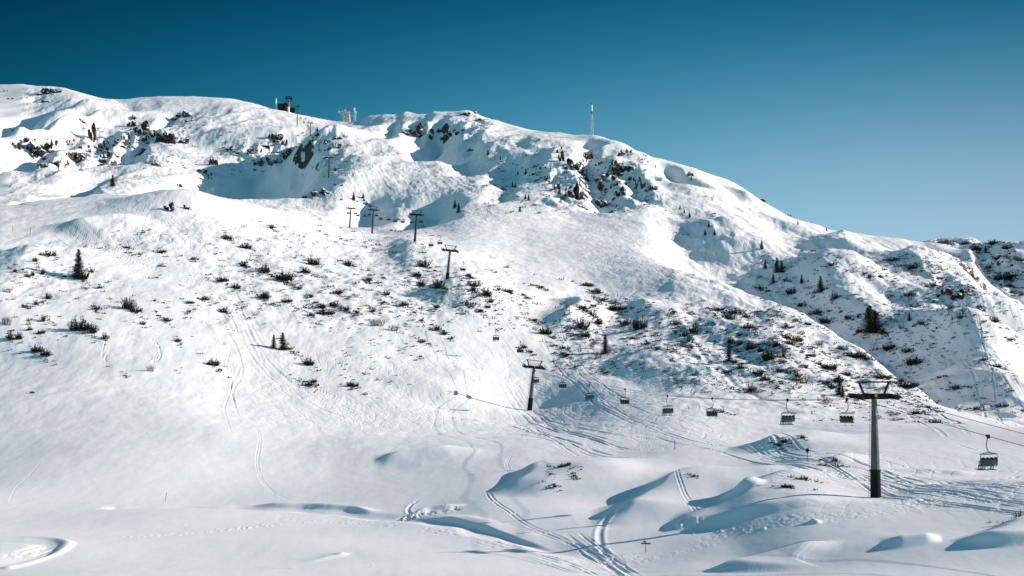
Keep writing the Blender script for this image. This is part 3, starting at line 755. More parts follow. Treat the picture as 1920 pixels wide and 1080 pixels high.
# haul ropes
SAG = [3.3, 1.6, .8, 1.6, 1.2, 1.8, 2.2, 2.0]
ROPE = {}
for sd in (-1, 1):
    P = rope_pts[sd]; out = []
    y0 = 96.0; z0 = P[0].z - .105 * (P[0].y - y0)
    for u in np.linspace(0, 1, 14)[:-1]:
        out.append(Vector((line_x(y0 + (P[0].y - y0) * u, sd), y0 + (P[0].y - y0) * u, z0 + (P[0].z - z0) * u - 2.2 * u * (1 - u))))
    for k in range(len(P) - 1):
        for u in np.linspace(0, 1, 21)[:-1]:
            p = P[k].lerp(P[k+1], u); p.z -= 4 * SAG[k] * u * (1 - u); out.append(p)
    out.append(P[-1])
    e = Vector((line_x(1985, sd), 1985, ray(541, 190)[1] * 1985)); out.append(e)
    ROPE[sd] = out
    m = MB(); m.tube(out, .038, 5)
    o = m.build('haul_rope', M_ROPE)
    tag(o, 'left steel haul rope carrying the teal backed chairs uphill' if sd < 0 else 'right steel haul rope carrying the dark fronted chairs downhill', 'cable', 'ropes of the chairlift')
def rope_at(sd, y):
    P = ROPE[sd]
    for a, b in zip(P[:-1], P[1:]):
        if a.y <= y <= b.y: return a.lerp(b, (y - a.y) / (b.y - a.y))
    return P[-1].copy()

# ------------------------------------------------------------------ four-seat chair (origin at the grip, travels towards +Y)
def make_chair():
    # seat for four with headrests, shell, foot bars and a raised bubble
    root = bpy.data.objects.new('lift_chair', None); C.objects.link(root)
    m = MB(); m.box((0,0,.02), (.16,.75,.16)); m.box((0,0,.14), (.28,.34,.16)); m.box((0,-.1,-.14), (.2,.4,.2)); m.build('rope_grip', M_DARK, root)
    m = MB(); m.tube([(0,0,-.1),(-.14,0,-.5),(-.22,0,-.95),(-.17,0,-1.4),(.02,0,-1.72),(.3,0,-1.9)], [.06,.06,.06,.065,.07,.07], 7, True)
    m.build('hanger_arm', M_STEEL, root, smooth=True)
    m = MB(); pts = [(-1.05,-.1,-3.35),(-1.1,-.1,-2.6),(-1.06,-.1,-2.15),(-.85,-.08,-1.95),(-.3,-.03,-1.87),(.3,-.03,-1.87),(.85,-.08,-1.95),(1.06,-.1,-2.15),(1.1,-.1,-2.6),(1.05,-.1,-3.35)]
    m.tube(pts, .042, 6); m.tube([(-1.05,-.1,-3.35),(1.05,-.1,-3.35)], .045, 6)
    for s_ in (-1, 1): m.tube([(s_*1.05,-.1,-3.35),(s_*1.05,.5,-3.42)], .04, 6)
    m.build('bail_frame', M_STEEL, root, smooth=True)
    for k in range(4):
        cx = -.795 + k * .53; m = MB()
        # headrest and back, narrower at the top corners: leaves a V between neighbours
        o_ = [(-.10,-3.0),(-.20,-2.86),(-.245,-2.62),(-.20,-2.46),(-.1,-2.4),(.1,-2.4),(.20,-2.46),(.245,-2.62),(.20,-2.86),(.10,-3.0)]
        m.prism(o_, -.16, -.06, lambda u, v, w_, cx=cx: Vector((cx + u, w_ + (v + 3.4) * -.10, v)))
        m.build('backrest', M_CUSH, root)
    m = MB(); n = 12; vv = []
    for i in range(n + 1):
        u = -1.06 + 2.12 * i / n; cur = .12 * (abs(u) / 1.06)**4
        for (yy, zz) in ((-.28 + cur, -2.70), (-.22 + cur, -3.2), (-.08 + cur, -3.46), (.02 + cur, -3.44), (-.12 + cur, -3.16), (-.21 + cur, -2.70)):
            vv.append((u, yy, zz))
    ff = [tuple(i*6 + k for k in (j,)) + (i*6 + (j+1) % 6, (i+1)*6 + (j+1) % 6, (i+1)*6 + j) for i in range(n) for j in range(6)]
    ff += [tuple(range(5, -1, -1)), tuple(n*6 + k for k in range(6))]
    m.add(vv, ff); m.build('back_shell', M_TEAL, root, smooth=False)
    for k in range(4):
        cx = -.795 + k * .53; m = MB(); m.box((cx,.2,-3.36), (.48,.50,.1), Matrix.Rotation(R(-4), 3, 'X')); m.box((cx,-.02,-3.12), (.46,.08,.46), Matrix.Rotation(R(8), 3, 'X')); m.build('seat', M_SEAT, root)
    m = MB(); m.tube([(-1.0,-.1,-2.75),(-1.0,.42,-2.85),(-1.0,.5,-2.95),(1.0,.5,-2.95),(1.0,.42,-2.85),(1.0,-.1,-2.75)], .03, 5)
    for x in (-.53, .53): m.tube([(x,.5,-2.95),(x,.62,-3.4),(x,.66,-3.82)], .022, 5); m.tube([(x-.28,.66,-3.82),(x+.28,.66,-3.82)], .025, 5)
    m.build('safety_bar', M_DARK, root)
    m = MB(); n = 9; vv = []
    for i in range(n + 1):
        a = R(-30 + 68 * i / n); yy = -.1 + .78 * math.sin(a) * .95; zz = -2.75 + .78 * math.cos(a)
        for x in (-1.03, 1.03): vv.append((x, yy, zz))
    m.add(vv, [(2*i, 2*i+1, 2*i+3, 2*i+2) for i in range(n)])
    o = m.build('bubble_hood', M_GLASS, root, smooth=True)
    sd = o.modifiers.new('thickness', 'SOLIDIFY'); sd.thickness = .02
    return root
chair0 = make_chair(); _first = [True]
def chair(px, sd, lab, yoff=0.0):
    y = y_at(px, sd) + yoff; p = rope_at(sd, y)
    if _first[0]: c = chair0; _first[0] = False
    else: c = copy_tree(chair0)
    c.location = p + Vector((0, 0, -.03)); c.rotation_euler = (0, R(rng.uniform(-1.5, 1.5)), LROT + (math.pi if sd > 0 else 0))
    tag(c, lab, 'lift chair', 'chairs of the chairlift'); return c
UP = [
 (1848, 'large teal backed chair at the far right of the photo, nearest of all the chairs', 3),
 (1473, 'teal backed chair with four riders hanging left of the nearest pylon', 4),
 (1246, 'teal backed chair with riders, second one up the left rope from the nearest pylon', 3),
 (1098, 'teal backed chair with riders, two chairs right of the second nearest pylon', 3),
 (995, 'teal backed chair hanging right in front of the shaft of the second nearest pylon', 2),
 (923, 'teal backed chair with riders just above the second nearest pylon', 3),
 (803, 'teal backed chair with one rider between the crest pylons and the scrub pylon', 1),
 (768.5, 'teal backed chair directly left of the rightmost crest pylon', 0),
 (737, 'teal chair third from the right in the dense row between the crest pylons', 0),
 (710, 'teal chair just right of the middle crest pylon', 0),
 (688, 'teal chair just left of the middle crest pylon', 0),
 (667.5, 'teal chair just right of the leftmost crest pylon', 0),
 (649.5, 'teal chair just left of the leftmost crest pylon', 0),
 (636, 'teal chair above the three crest pylons, left rope, first one up from them', 0),
 (624.5, 'teal chair left of the rope below the pylon in the shaded bowl', 0),
 (605, 'dark chair just left of the pylon in the shaded bowl', 0),
 (595.5, 'dark chair in the shaded bowl, left rope, midway between two pylons', 0),
 (583, 'dark chair at the rim of the shaded bowl just right of the short pylon', 0),
 (573, 'dark chair hanging left of the short pylon at the bowl rim', 0),
 (566, 'dark chair between the short pylon and the skyline pylon on the left rope', 0),
 (559.5, 'dark chair just right of the skyline pylon, low on the left rope', 0),
 (549, 'dark chair on the skyline left of the skyline pylon head', 0)]
DOWN = [
 (1585, 'dark empty chair hanging under the left end of the nearest pylon arm'),
 (1330, 'dark fronted empty chair hanging beside a small bush, third from the nearest pylon'),
 (1165, 'dark fronted empty chair hanging over the bright slope between two teal chairs'),
 (1047, 'dark fronted empty chair just right of the second nearest pylon'),
 (968, 'dark fronted empty chair beside bushes just above the second nearest pylon'),
 (908, 'dark fronted empty chair below the dense bush patch right of the scrub pylon'),
 (862, 'dark fronted empty chair right of the scrub pylon'),
 (820, 'dark fronted empty chair above the scrub pylon, right of the teal chair there'),
 (785, 'dark chair directly right of the rightmost crest pylon'),
 (751, 'dark chair second from the right in the dense row between the crest pylons'),
 (724.5, 'dark chair in the middle of the dense row between the crest pylons'),
 (702, 'dark chair touching the right side of the middle crest pylon'),
 (680, 'dark chair between the leftmost and the middle crest pylon'),
 (663, 'dark chair touching the right side of the leftmost crest pylon'),
 (637, 'dark chair far above the crest pylons on the right rope, over the white piste'),
 (626, 'dark chair just right of the pylon in the shaded bowl'),
 (606, 'dark chair in the shaded bowl on the right rope, first above the bowl pylon'),
 (597.5, 'dark chair in the shaded bowl on the right rope, second above the bowl pylon'),
 (590, 'dark chair on the right rope beside a rock at the bowl rim'),
 (569, 'dark chair seen against the slope between the two uppermost pylons, right rope'),
 (562.5, 'dark chair hanging against the sky right of the skyline pylon')]

# ------------------------------------------------------------------ riders
def skin_mesh(name, J, E, rad, root=0):
    me = bpy.data.meshes.new(name); me.from_pydata(J, E, []); me.update()
    o = bpy.data.objects.new(name, me); C.objects.link(o)
    sk = o.modifiers.new('skin', 'SKIN'); sv = me.skin_vertices[0].data
    for k, r_ in enumerate(rad): sv[k].radius = (r_, r_); sv[k].use_root = (k == root)
    o.modifiers.new('sub', 'SUBSURF').levels = 1
    dg = bpy.context.evaluated_depsgraph_get(); out = bpy.data.meshes.new_from_object(o.evaluated_get(dg)); out.name = name
    bpy.data.objects.remove(o); return out
J = [(0,0,.08),(0,-.03,.25),(0,-.04,.42),(0,-.03,.52),(0,.0,.62),(0,.01,.74),
     (.10,.05,.05),(.13,.42,.06),(.13,.46,-.36),(.13,.60,-.42), (-.10,.05,.05),(-.13,.42,.06),(-.13,.46,-.36),(-.13,.60,-.42),
     (.17,-.03,.46),(.25,.06,.22),(.17,.34,.26),(.15,.42,.27), (-.17,-.03,.46),(-.25,.06,.22),(-.17,.34,.26),(-.15,.42,.27)]
E = [(0,1),(1,2),(2,3),(3,4),(4,5),(0,6),(6,7),(7,8),(8,9),(0,10),(10,11),(11,12),(12,13),(2,14),(14,15),(15,16),(16,17),(2,18),(18,19),(19,20),(20,21)]
RD = [.15,.14,.15,.06,.09,.08,.10,.075,.06,.06,.10,.075,.06,.06,.075,.055,.045,.04,.075,.055,.045,.04]
body_me = skin_mesh('person', J, E, RD)
JACK = [varied('ski_jacket_' + n_, a, b, .8, 6) for n_, a, b in (('black', (.012,.012,.014), (.03,.03,.034)), ('navy', (.012,.02,.06), (.02,.035,.09)), ('maroon', (.10,.012,.015), (.16,.02,.025)))]
bodies = []
for k, mt in enumerate(JACK):
    me = body_me.copy(); me.materials.append(mt); me.materials.append(M_SKIN); me.materials.append(JACK[0])
    for p in me.polygons:
        c = p.center
        p.material_index = 1 if c.z > .53 else (2 if (c.z < .12) else 0)
        p.use_smooth = True
    bodies.append(me)
def ico(r, c, sub=2):
    bm = bmesh.new(); bmesh.ops.create_icosphere(bm, subdivisions=sub, radius=r, matrix=Matrix.Translation(c)); return bm
bm = ico(.135, (0, .0, .70)); bmesh.ops.delete(bm, geom=[v for v in bm.verts if v.co.z < .655 and v.co.y > -.02], context='VERTS')
helmet_me = bpy.data.meshes.new('helmet'); bm.to_mesh(helmet_me); bm.free(); helmet_me.materials.append(M_DARK)
ski_me = []
for s_ in (-1, 1):
    m = MB(); m.tube([(s_*.13,-.25,-.50),(s_*.13,1.15,-.50),(s_*.13,1.3,-.44)], .045, 4); ski_me.append(m.mesh('ski', M_DARK))
def rider(c, k, n, lab):
    o = obj('person', bodies[rng.randrange(3)]); o.location = c.location + Matrix.Rotation(c.rotation_euler.z, 3, 'Z') @ Vector((-.795 + .53 * k, .12, -3.36))
    o.rotation_euler = (0, 0, c.rotation_euler.z)
    obj('helmet', helmet_me, None, o); obj('ski', ski_me[0], None, o); obj('ski', ski_me[1], None, o)
    tag(o, lab, 'person', 'skiers riding the chairlift')
ORD = ['leftmost', 'second from left', 'third from left', 'rightmost']
WH = {1848: 'the large teal chair at the far right', 1473: 'the teal chair left of the nearest pylon', 1246: 'the fourth chair left of the nearest pylon',
      1098: 'the teal chair just right of the second nearest pylon', 995: 'the teal chair in front of the second nearest pylon', 923: 'the teal chair above the second nearest pylon', 803: 'the teal chair below the crest pylons'}
for px, lab, nr in UP:
    c = chair(px, -1, lab)
    seats = {0: [], 1: [1], 2: [0, 2], 3: [0, 1, 3], 4: [0, 1, 2, 3]}[nr]
    for k in seats: rider(c, k, nr, 'helmeted skier %s on %s' % (('alone' if nr == 1 else ORD[k]), WH[px]))
for px, lab in DOWN: chair(px, 1, lab)

# ------------------------------------------------------------------ things on the skyline and poles on the snow
def put(px, py, lo=90.0, D=None):
    if D is None: return hit(px, py, lo)
    s_, t_ = ray(px, py); return Vector((s_ * D, D, ground(s_ * D, D)))
# lattice mast
def lattice(m, h0, h1, w0, w1, r, n, cx=0, cy=0):
    for k in range(n):
        a, b = k / n, (k + 1) / n; za, zb = h0 + (h1-h0)*a, h0 + (h1-h0)*b; wa, wb = w0 + (w1-w0)*a, w0 + (w1-w0)*b
        ca = [Vector((cx + sx*wa/2, cy + sy*wa/2, za)) for sx, sy in ((-1,-1),(1,-1),(1,1),(-1,1))]
        cb = [Vector((cx + sx*wb/2, cy + sy*wb/2, zb)) for sx, sy in ((-1,-1),(1,-1),(1,1),(-1,1))]
        for i in range(4):
            m.tube([ca[i], cb[i]], r, 4); m.tube([ca[i], cb[(i+1) % 4]], r*.6, 3); m.tube([ca[(i+1) % 4], cb[i]], r*.6, 3); m.tube([cb[i], cb[(i+1) % 4]], r*.6, 3)
p = put(1110, 256, D=1396)
mast = bpy.data.objects.new('radio_mast', None); C.objects.link(mast); mast.location = p
k_ = 1396 / F
m = MB(); lattice(m, -2, 40*k_, 5.2*k_, 2.2*k_, .17, 9); m.build('lattice_tower', M_FROST, mast)
m = MB(); m.tube([(0,0,40*k_),(0,0,46*k_)], 1.25*k_, 10); m.build('dark_band', M_NAVY, mast)
m = MB(); m.tube([(0,0,46*k_),(0,0,58*k_)], 1.35*k_, 10); m.build('white_antenna', M_WHITE, mast)
m = MB(); m.tube([(0,0,58*k_),(0,0,61*k_)], 1.15*k_, 10); m.build('antenna_cap', M_NAVY, mast)
m = MB(); m.tube([(-1.6*k_,0,0),(-1.6*k_,0,30*k_)], .12, 4); m.build('cable_duct', M_FROST, mast)
tag(mast, 'tall slender lattice radio mast with white and dark bands on the summit ridge', 'radio mast')
# antenna platform
D_ = 1925.0; k_ = D_ / F; p = put(650, 229, D=D_)
st = bpy.data.objects.new('antenna_platform', None); C.objects.link(st); st.location = p
m = MB(); lattice(m, -3, 15*k_, 13*k_, 11*k_, .35, 3); lattice(m, -3, 15*k_, 5*k_, 4*k_, .3, 4); m.build('lattice_base', M_FROST, st)
m = MB()
for z, w_ in ((8, 15), (13, 17), (16, 13)): m.box((-1*k_,0,z*k_), (w_*k_, 6, .5))
m.box((9*k_, 0, 12*k_), (8*k_, 3, .5)); m.box((-10*k_, 0, 16*k_), (9*k_, 3, .5)); m.build('deck', M_FROST, st)
m = MB()
for x in np.linspace(-14, 6, 12): m.tube([(x*k_,-3,15.5*k_),(x*k_,-3,18.5*k_)], .13, 4)
m.tube([(-14*k_,-3,18.5*k_),(6*k_,-3,18.5*k_)], .13, 4); m.build('railing', M_FROST, st)
for (x, z, r_) in ((-14, 18.5, 2.0), (-2.5, 21, 2.4), (-8, 19, 1.6), (2.5, 18, 1.8), (6, 17, 1.8), (-6, 13, 1.5), (3, 11.5, 1.6)):
    m = MB(); n = 14; vv = [(x*k_, -3.6, z*k_)]; ff = []
    for rr, dy in ((.5, -.15), (1.0, -.6)):
        for i in range(n): a = 2*math.pi*i/n; vv.append((x*k_ + r_*k_*rr*math.cos(a), -3.6 + dy, z*k_ + r_*k_*rr*math.sin(a)))
    for i in range(n): ff.append((0, 1+i, 1+(i+1) % n)); ff.append((1+i, 1+n+i, 1+n+(i+1) % n, 1+(i+1) % n))
    m.add(vv, ff); o = m.build('dish_antenna', M_WHITE, st, smooth=True); sd = o.modifiers.new('thickness', 'SOLIDIFY'); sd.thickness = .15
m = MB(); m.tube([(-2.5*k_,0,15*k_),(-2.5*k_,0,23*k_)], .3, 6); m.build('aerial', M_WHITE, st)
for (x, z0, z1, r_) in ((14.3, 0, 27, .75), (17, 0, 21, .5)):
    m = MB(); m.tube([(x*k_,0,-2),(x*k_,0,z0),(x*k_,0,(z1-5)*k_)], r_*.7, 8); m.tube([(x*k_,0,(z1-5)*k_),(x*k_,0,z1*k_)], r_*1.5, 8)
    m.box((x*k_, 0, 13*k_), (2.6*k_, 1.5, .4)); m.build('pole_antenna', M_WHITE, st)
tag(st, 'frosted lattice antenna platform with round dishes and white pole aerials on the skyline saddle', 'antenna station')
# top station
D_ = 1935.0; k_ = D_ / F; p = put(527, 208, D=D_)
hs = bpy.data.objects.new('lift_station', None); C.objects.link(hs); hs.location = p
m = MB(); m.box((0,0,3), (10*k_,8,10)); m.box((11*k_,0,3.5), (11*k_,7,11)); m.box((22*k_,0,0), (9*k_,6,7)); w_ = m.build('wall', M_DARK, hs)
m = MB(); m.box((0,-4.05,4.6), (6*k_,.1,1.8)); m.build('window', M_NAVY, w_)
m = MB(); m.box((0,0,8.3), (11*k_,9,.6)); m.build('roof', M_DARK, hs)
m = MB(); m.tube([(8*k_,0,5),(8.5*k_,0,15*k_)], 2.4, 8); m.box((8.5*k_,0,10*k_), (6*k_,3,2.2)); m.box((10.5*k_,0,8*k_), (7*k_,4,2)); m.build('drive_machinery', M_DARK, hs)
m = MB(); m.box((11*k_,-3.56,2.5), (4*k_,.2,5)); m.build('door', M_WOOD, hs)
tag(hs, 'low dark top station building of the chairlift on the skyline', 'lift station')
p = put(517.5, 206, D=1930.0); m = MB(); m.tube([(0,0,-2),(0,0,8),(0,0,9)], [.45,.45,.9], 8); pm = m.build('white_pole', M_WHITE, None, p)
m = MB(); m.tube([(0,0,8.9),(0,0,14.5),(0,0,15.6)], [.95,.95,.3], 8); m.build('aerial_cover', M_WHITE, pm)
tag(pm, 'white pole with a thick top standing left of the dark top station', 'aerial pole')
# heavy pylon beside the station
p = put(541, 216, D=1900.0); k_ = 1900 / F
hp = bpy.data.objects.new('lift_pylon', None); C.objects.link(hp); hp.location = p; hp.rotation_euler = (0, 0, LROT)
m = MB(); m.tube([(0,0,-3),(0,0,12*k_)], 1.3, 10); m.build('concrete_base', M_WHITE, hp)
m = MB(); m.tube([(0,0,12*k_),(0,0,28*k_)], [1.2, .8], 10); m.build('shaft', M_STEEL, hp)
m = MB(); m.box((0,0,27.5*k_), (13*k_,1.2,1.6)); m.box((0,0,31.5*k_), (12*k_,.8,1.0))
for x in (-5, -2, 2, 5): m.tube([(x*k_,0,27.5*k_),(x*k_*.9,0,31.5*k_)], .3, 5)
for x in (-4.5, 4.5): m.box((x*k_,0,28.5*k_), (2.6*k_,6,1.4))
m.build('crossarm', M_DARK, hp); m = MB()
for x in (-1, 1): m.box((x*5.2*k_,0,24*k_), (2.4*k_,3,1.6))
m.build('catwalk', M_DARK, hp)
tag(hp, 'stout pylon with pale base beside the top station, highest pylon on the skyline', 'lift pylon', 'pylons of the chairlift')

def pole(px, py0, py1, mat, lab, w_=.07, cat='marker pole', grp='piste marker poles', head=None, tilt=0):
    p = put(px, py0); k = p.y / F; h = (py0 - py1) * k
    o = MB(); o.tube([(0,0,-.4),(math.sin(R(tilt))*h,0,h)], w_, 6); o = o.build('marker_pole', mat, None, p)
    if head == 'disc':
        m = MB(); m.disc((math.sin(R(tilt))*h,-.06,h-.1), (0,1,0), .32, .05, 12); m.box((0,-.04,h*.78), (.36,.04,.3)); m.build('marker_disc', M_DARK, o)
    if head == 'cross':
        m = MB(); m.box((0,0,h*.78), (1.25,.06,.2)); m.box((-.2,0,h*.95), (.28,.05,.22)); m.build('sign_board', M_RED, o)
    if head == 'bands':
        m = MB()
        for k2 in range(4): m.tube([(0,0,h*(.1+.22*k2)),(0,0,h*(.2+.22*k2))], w_*1.25, 6)
        m.build('dark_band', M_DARK, o)
    tag(o, lab, cat, grp); return o
pole(1514, 865, 843, M_RED, 'red piste marker pole with dark round head left of the nearest pylon', .07, head='disc')
pole(1211, 1036, 1015, M_STEEL, 'thin pole with red crossbar sign in the lower middle of the valley floor', .045, head='cross')
pole(835, 966, 943, M_ORA, 'thin orange pole beside the heap of ploughed snow', .05)
pole(309, 940, 924, M_STEEL, 'thin slanted pole alone on the snow at the left edge of the bowl', .04, tilt=12)
pole(1265, 843, 825, M_STEEL, 'thin grey pole on the snow behind the knolls', .06, head='bands')
pole(406, 1, 1, M_STEEL, '', .05) if False else None
pole(24, 436, 423, M_WOOD, 'thin piste pole near the left edge, left one of a pair', .09)
pole(57, 440, 427, M_WOOD, 'thin piste pole near the left edge, right one of a pair', .09)

# ------------------------------------------------------------------ rocks
def rock_material():
    m, n, b = new_mat('rock_with_snow'); L = n.links.new
    g = n.nodes.new('ShaderNodeNewGeometry'); s = n.nodes.new('ShaderNodeSeparateXYZ'); L(g.outputs['Normal'], s.inputs[0])
    z = n.nodes.new('ShaderNodeTexNoise'); z.inputs['Scale'].default_value = .35; z.inputs['Detail'].default_value = 6; L(g.outputs['Position'], z.inputs['Vector'])
    c = n.nodes.new('ShaderNodeValToRGB'); e = c.color_ramp.elements
    e[0].position = .40; e[0].color = (.012, .011, .012, 1); e[1].position = .70; e[1].color = (.22, .145, .10, 1)
    k = e.new(.52); k.color = (.055, .043, .037, 1); L(z.outputs[0], c.inputs[0])
    z2 = n.nodes.new('ShaderNodeTexNoise'); z2.inputs['Scale'].default_value = .8; z2.inputs['Detail'].default_value = 4; L(g.outputs['Position'], z2.inputs['Vector'])
    a = n.nodes.new('ShaderNodeMath'); a.operation = 'MULTIPLY_ADD'; a.inputs[1].default_value = .7; L(z2.outputs[0], a.inputs[0]); L(s.outputs[2], a.inputs[2])
    t = n.nodes.new('ShaderNodeMath'); t.operation = 'GREATER_THAN'; t.inputs[1].default_value = .86; L(a.outputs[0], t.inputs[0])
    mx = n.nodes.new('ShaderNodeMix'); mx.data_type = 'RGBA'; L(t.outputs[0], mx.inputs[0]); L(c.outputs[0], mx.inputs[6]); mx.inputs[7].default_value = (.84, .83, .85, 1)
    L(mx.outputs[2], b.inputs['Base Color']); b.inputs['Roughness'].default_value = .85; b.inputs['Specular IOR Level'].default_value = .2
    return m
M_ROCK = rock_material()
def rock_mesh(seed):
    r = random.Random(seed); bmx = bmesh.new()
    for k in range(r.randint(13, 19)):
        planes = []
        for q in range(14):
            v = Vector((r.gauss(0, 1), r.gauss(0, 1), r.gauss(0, .8))).normalized(); planes.append((v, r.uniform(.62, 1.0)))
        bm = bmesh.new(); bmesh.ops.create_icosphere(bm, subdivisions=2, radius=1.0)
        big = .21 if k < 4 else r.uniform(.07, .15)
        cz = r.uniform(-.42, .45); cx = r.uniform(-.45, .45) + (.25 - .5 * (seed % 2)) * cz; c = Vector((cx, cz * .35 + r.uniform(-.12, .12), cz)); sc = Vector((r.uniform(.5, 1.15), r.uniform(.7, 1.1), r.uniform(.7, 1.7))) * big
        for v in bm.verts:
            d = v.co.normalized(); rad = min([p[1] / max(d.dot(p[0]), 1e-3) for p in planes if d.dot(p[0]) > .05] + [1.25])
            rad *= 1 + .10 * math.sin(7.3*d.x + seed) * math.cos(9.1*d.z + k) + r.uniform(-.02, .02)
            v.co = Vector((d.x*sc.x, d.y*sc.y, d.z*sc.z)) * rad + c
        me = bpy.data.meshes.new('t'); bm.to_mesh(me); bm.free(); bmx.from_mesh(me); bpy.data.meshes.remove(me)
    me = bpy.data.meshes.new('rock_outcrop'); bmx.to_mesh(me); bmx.free(); me.materials.append(M_ROCK); return me
ROCKM = [rock_mesh(s) for s in range(9)]
ROCKS = [(87,181,32,16),(86,194,12,6),(5,174,10,5),(19,188,8,5),(25,248,18,6),(44,286,38,24),(26,280,16,11),(73,297,14,13),(94,296,22,28),(78,319,14,12),
 (104,314,12,11),(125,275,16,12),(133,297,22,14),(146,307,24,14),(161,290,17,16),(170,268,14,24),(150,229,12,8),(197,288,18,22),(203,300,22,16),(193,310,11,12),
 (229,275,21,20),(237,282,14,9),(243,241,17,12),(246,223,14,7),(260,259,27,20),(286,264,23,20),(273,275,14,18),(268,292,12,15),(312,280,28,32),(328,267,14,9),
 (344,273,14,13),(338,224,24,13),(357,230,13,8),(427,286,12,8),(448,293,10,10),(474,292,16,12),(487,314,12,12),(401,316,12,19),(388,338,12,11),(379,328,12,12),
 (333,351,11,6),(262,332,7,5),(313,399,18,12),(352,396,12,9),(299,314,22,6),
 (512,271,21,20),(500,283,10,11),(476,294,14,15),(532,277,8,15),(533,296,12,13),(487,317,14,15),(536,305,18,18),(516,312,21,16),(585,271,12,10),(614,271,11,9),
 (634,265,13,9),(621,284,8,14),(630,280,15,9),(595,374,34,17),(681,386,17,11),(776,262,23,20),(765,256,11,9),(880,222,27,15),(900,229,17,9),(825,253,9,11),
 (848,257,17,15),(864,253,13,13),(879,287,10,8),
 (1052,292,10,14),(1051,308,10,16),(1082,327,27,24),(1095,343,18,24),(1098,304,8,17),(1108,305,6,18),(1092,316,10,17),(1067,322,12,12),(1072,382,25,31),(1056,372,12,17),
 (1041,361,12,14),(1093,393,10,8),(1028,346,8,14),(1154,323,17,22),(1173,331,27,22),(1173,294,17,14),(1186,341,10,10),(1134,343,21,18),(1147,361,28,26),(1161,374,16,15),
 (1137,394,19,20),(1151,402,12,8),(1220,361,14,13),(1296,334,9,11),(1012,340,12,8),(1007,328,12,6),(1125,312,12,8),(1020,318,10,8),
 (1770,558,15,14),(1800,568,27,20),(1818,557,24,13),(1842,586,15,13),(1427,378,14,6),(1478,404,10,5)]
def ordn(k): return ['leftmost', 'second from left', 'third from left', 'fourth from left', 'fifth from left', 'sixth from left', 'seventh from left', 'eighth from left'][k] if k < 8 else '%dth from left' % (k + 1)
def label_all(items, kinds, zones, cat, grp, what):
    """items: (object, px, py, width, kind); gives every one its own label from zone, row and order"""
    buckets = {}
    for it in items:
        o, px, py, w_, kd = it
        for zn, x0, x1, y0, y1 in zones:
            if x0 <= px < x1 and y0 <= py < y1: break
        else: zn = 'on the open snow'
        buckets.setdefault((zn, kd), []).append(it)
    for (zn, kd), L_ in buckets.items():
        L_.sort(key=lambda t: t[1])
        for k, (o, px, py, w_, _) in enumerate(L_):
            lab = '%s, %s %s' % (kd, (ordn(k) if len(L_) > 1 else 'alone'), zn)
            tag(o, lab, cat, grp)
def slope_n(x, y, e=6.0):
    return Vector((-(ground(x+e, y) - ground(x-e, y)) / (2*e), -(ground(x, y+e) - ground(x, y-e)) / (2*e), 1)).normalized()
items = []
for k, (px, py, w_, h_) in enumerate(ROCKS):
    p = hit(px, py - h_ * .35, 420 if py < 500 else 300); kk = p.y / F
    o = obj('rock_outcrop', ROCKM[k % 9]); W = w_ * kk * 1.5; H = h_ * kk * (1.2 if 860 < px < 910 else 1.8)
    o.scale = (W, W * .8, max(H, W * .3)); o.rotation_euler = (R(-rng.uniform(5, 14)), R(rng.uniform(-14, 14)), R(rng.uniform(-25, 25)))
    o.location = (p.x, p.y + W * .08, p.z - H * .02)
    kd = ('big ' if w_ > 22 else 'small ' if w_ < 12 else '') + 'snowy ' + ('brown' if k in (28, 59, 61, 62, 78) else 'dark') + ' rock'
    items.append((o, px, py, w_, kd))
label_all(items, None, [('near the top left skyline', 0, 130, 100, 225), ('in the left cliff band, far left end', 0, 118, 225, 420), ('in the left cliff band, middle part', 118, 215, 215, 420),
  ('in the left cliff band, right part', 215, 300, 215, 300), ('at the right end of the left cliff band', 300, 360, 200, 300), ('below the left cliff band', 215, 375, 300, 345), ('on the snowy hump below the cliffs', 280, 375, 345, 410),
  ('on the shaded bowl floor, left part', 375, 420, 280, 350), ('in the shaded bowl wall, left half', 420, 505, 260, 330), ('in the shaded bowl wall, right half', 505, 560, 260, 330), ('under the antenna platform', 560, 660, 240, 300),
  ('above the crest pylons', 570, 700, 350, 400), ('on the central summit', 700, 910, 200, 300), ('left of the mast gully, upper part', 1000, 1110, 280, 335), ('left of the mast gully, lower part', 1000, 1110, 335, 400),
  ('right of the mast gully, upper part', 1110, 1250, 280, 345), ('right of the mast gully, lower part', 1110, 1250, 345, 410), ('on the right ridge line', 1250, 1500, 300, 420), ('on the far right rib', 1700, 1900, 500, 620)],
  'rock', 'rock outcrops on the mountain', 'rock')

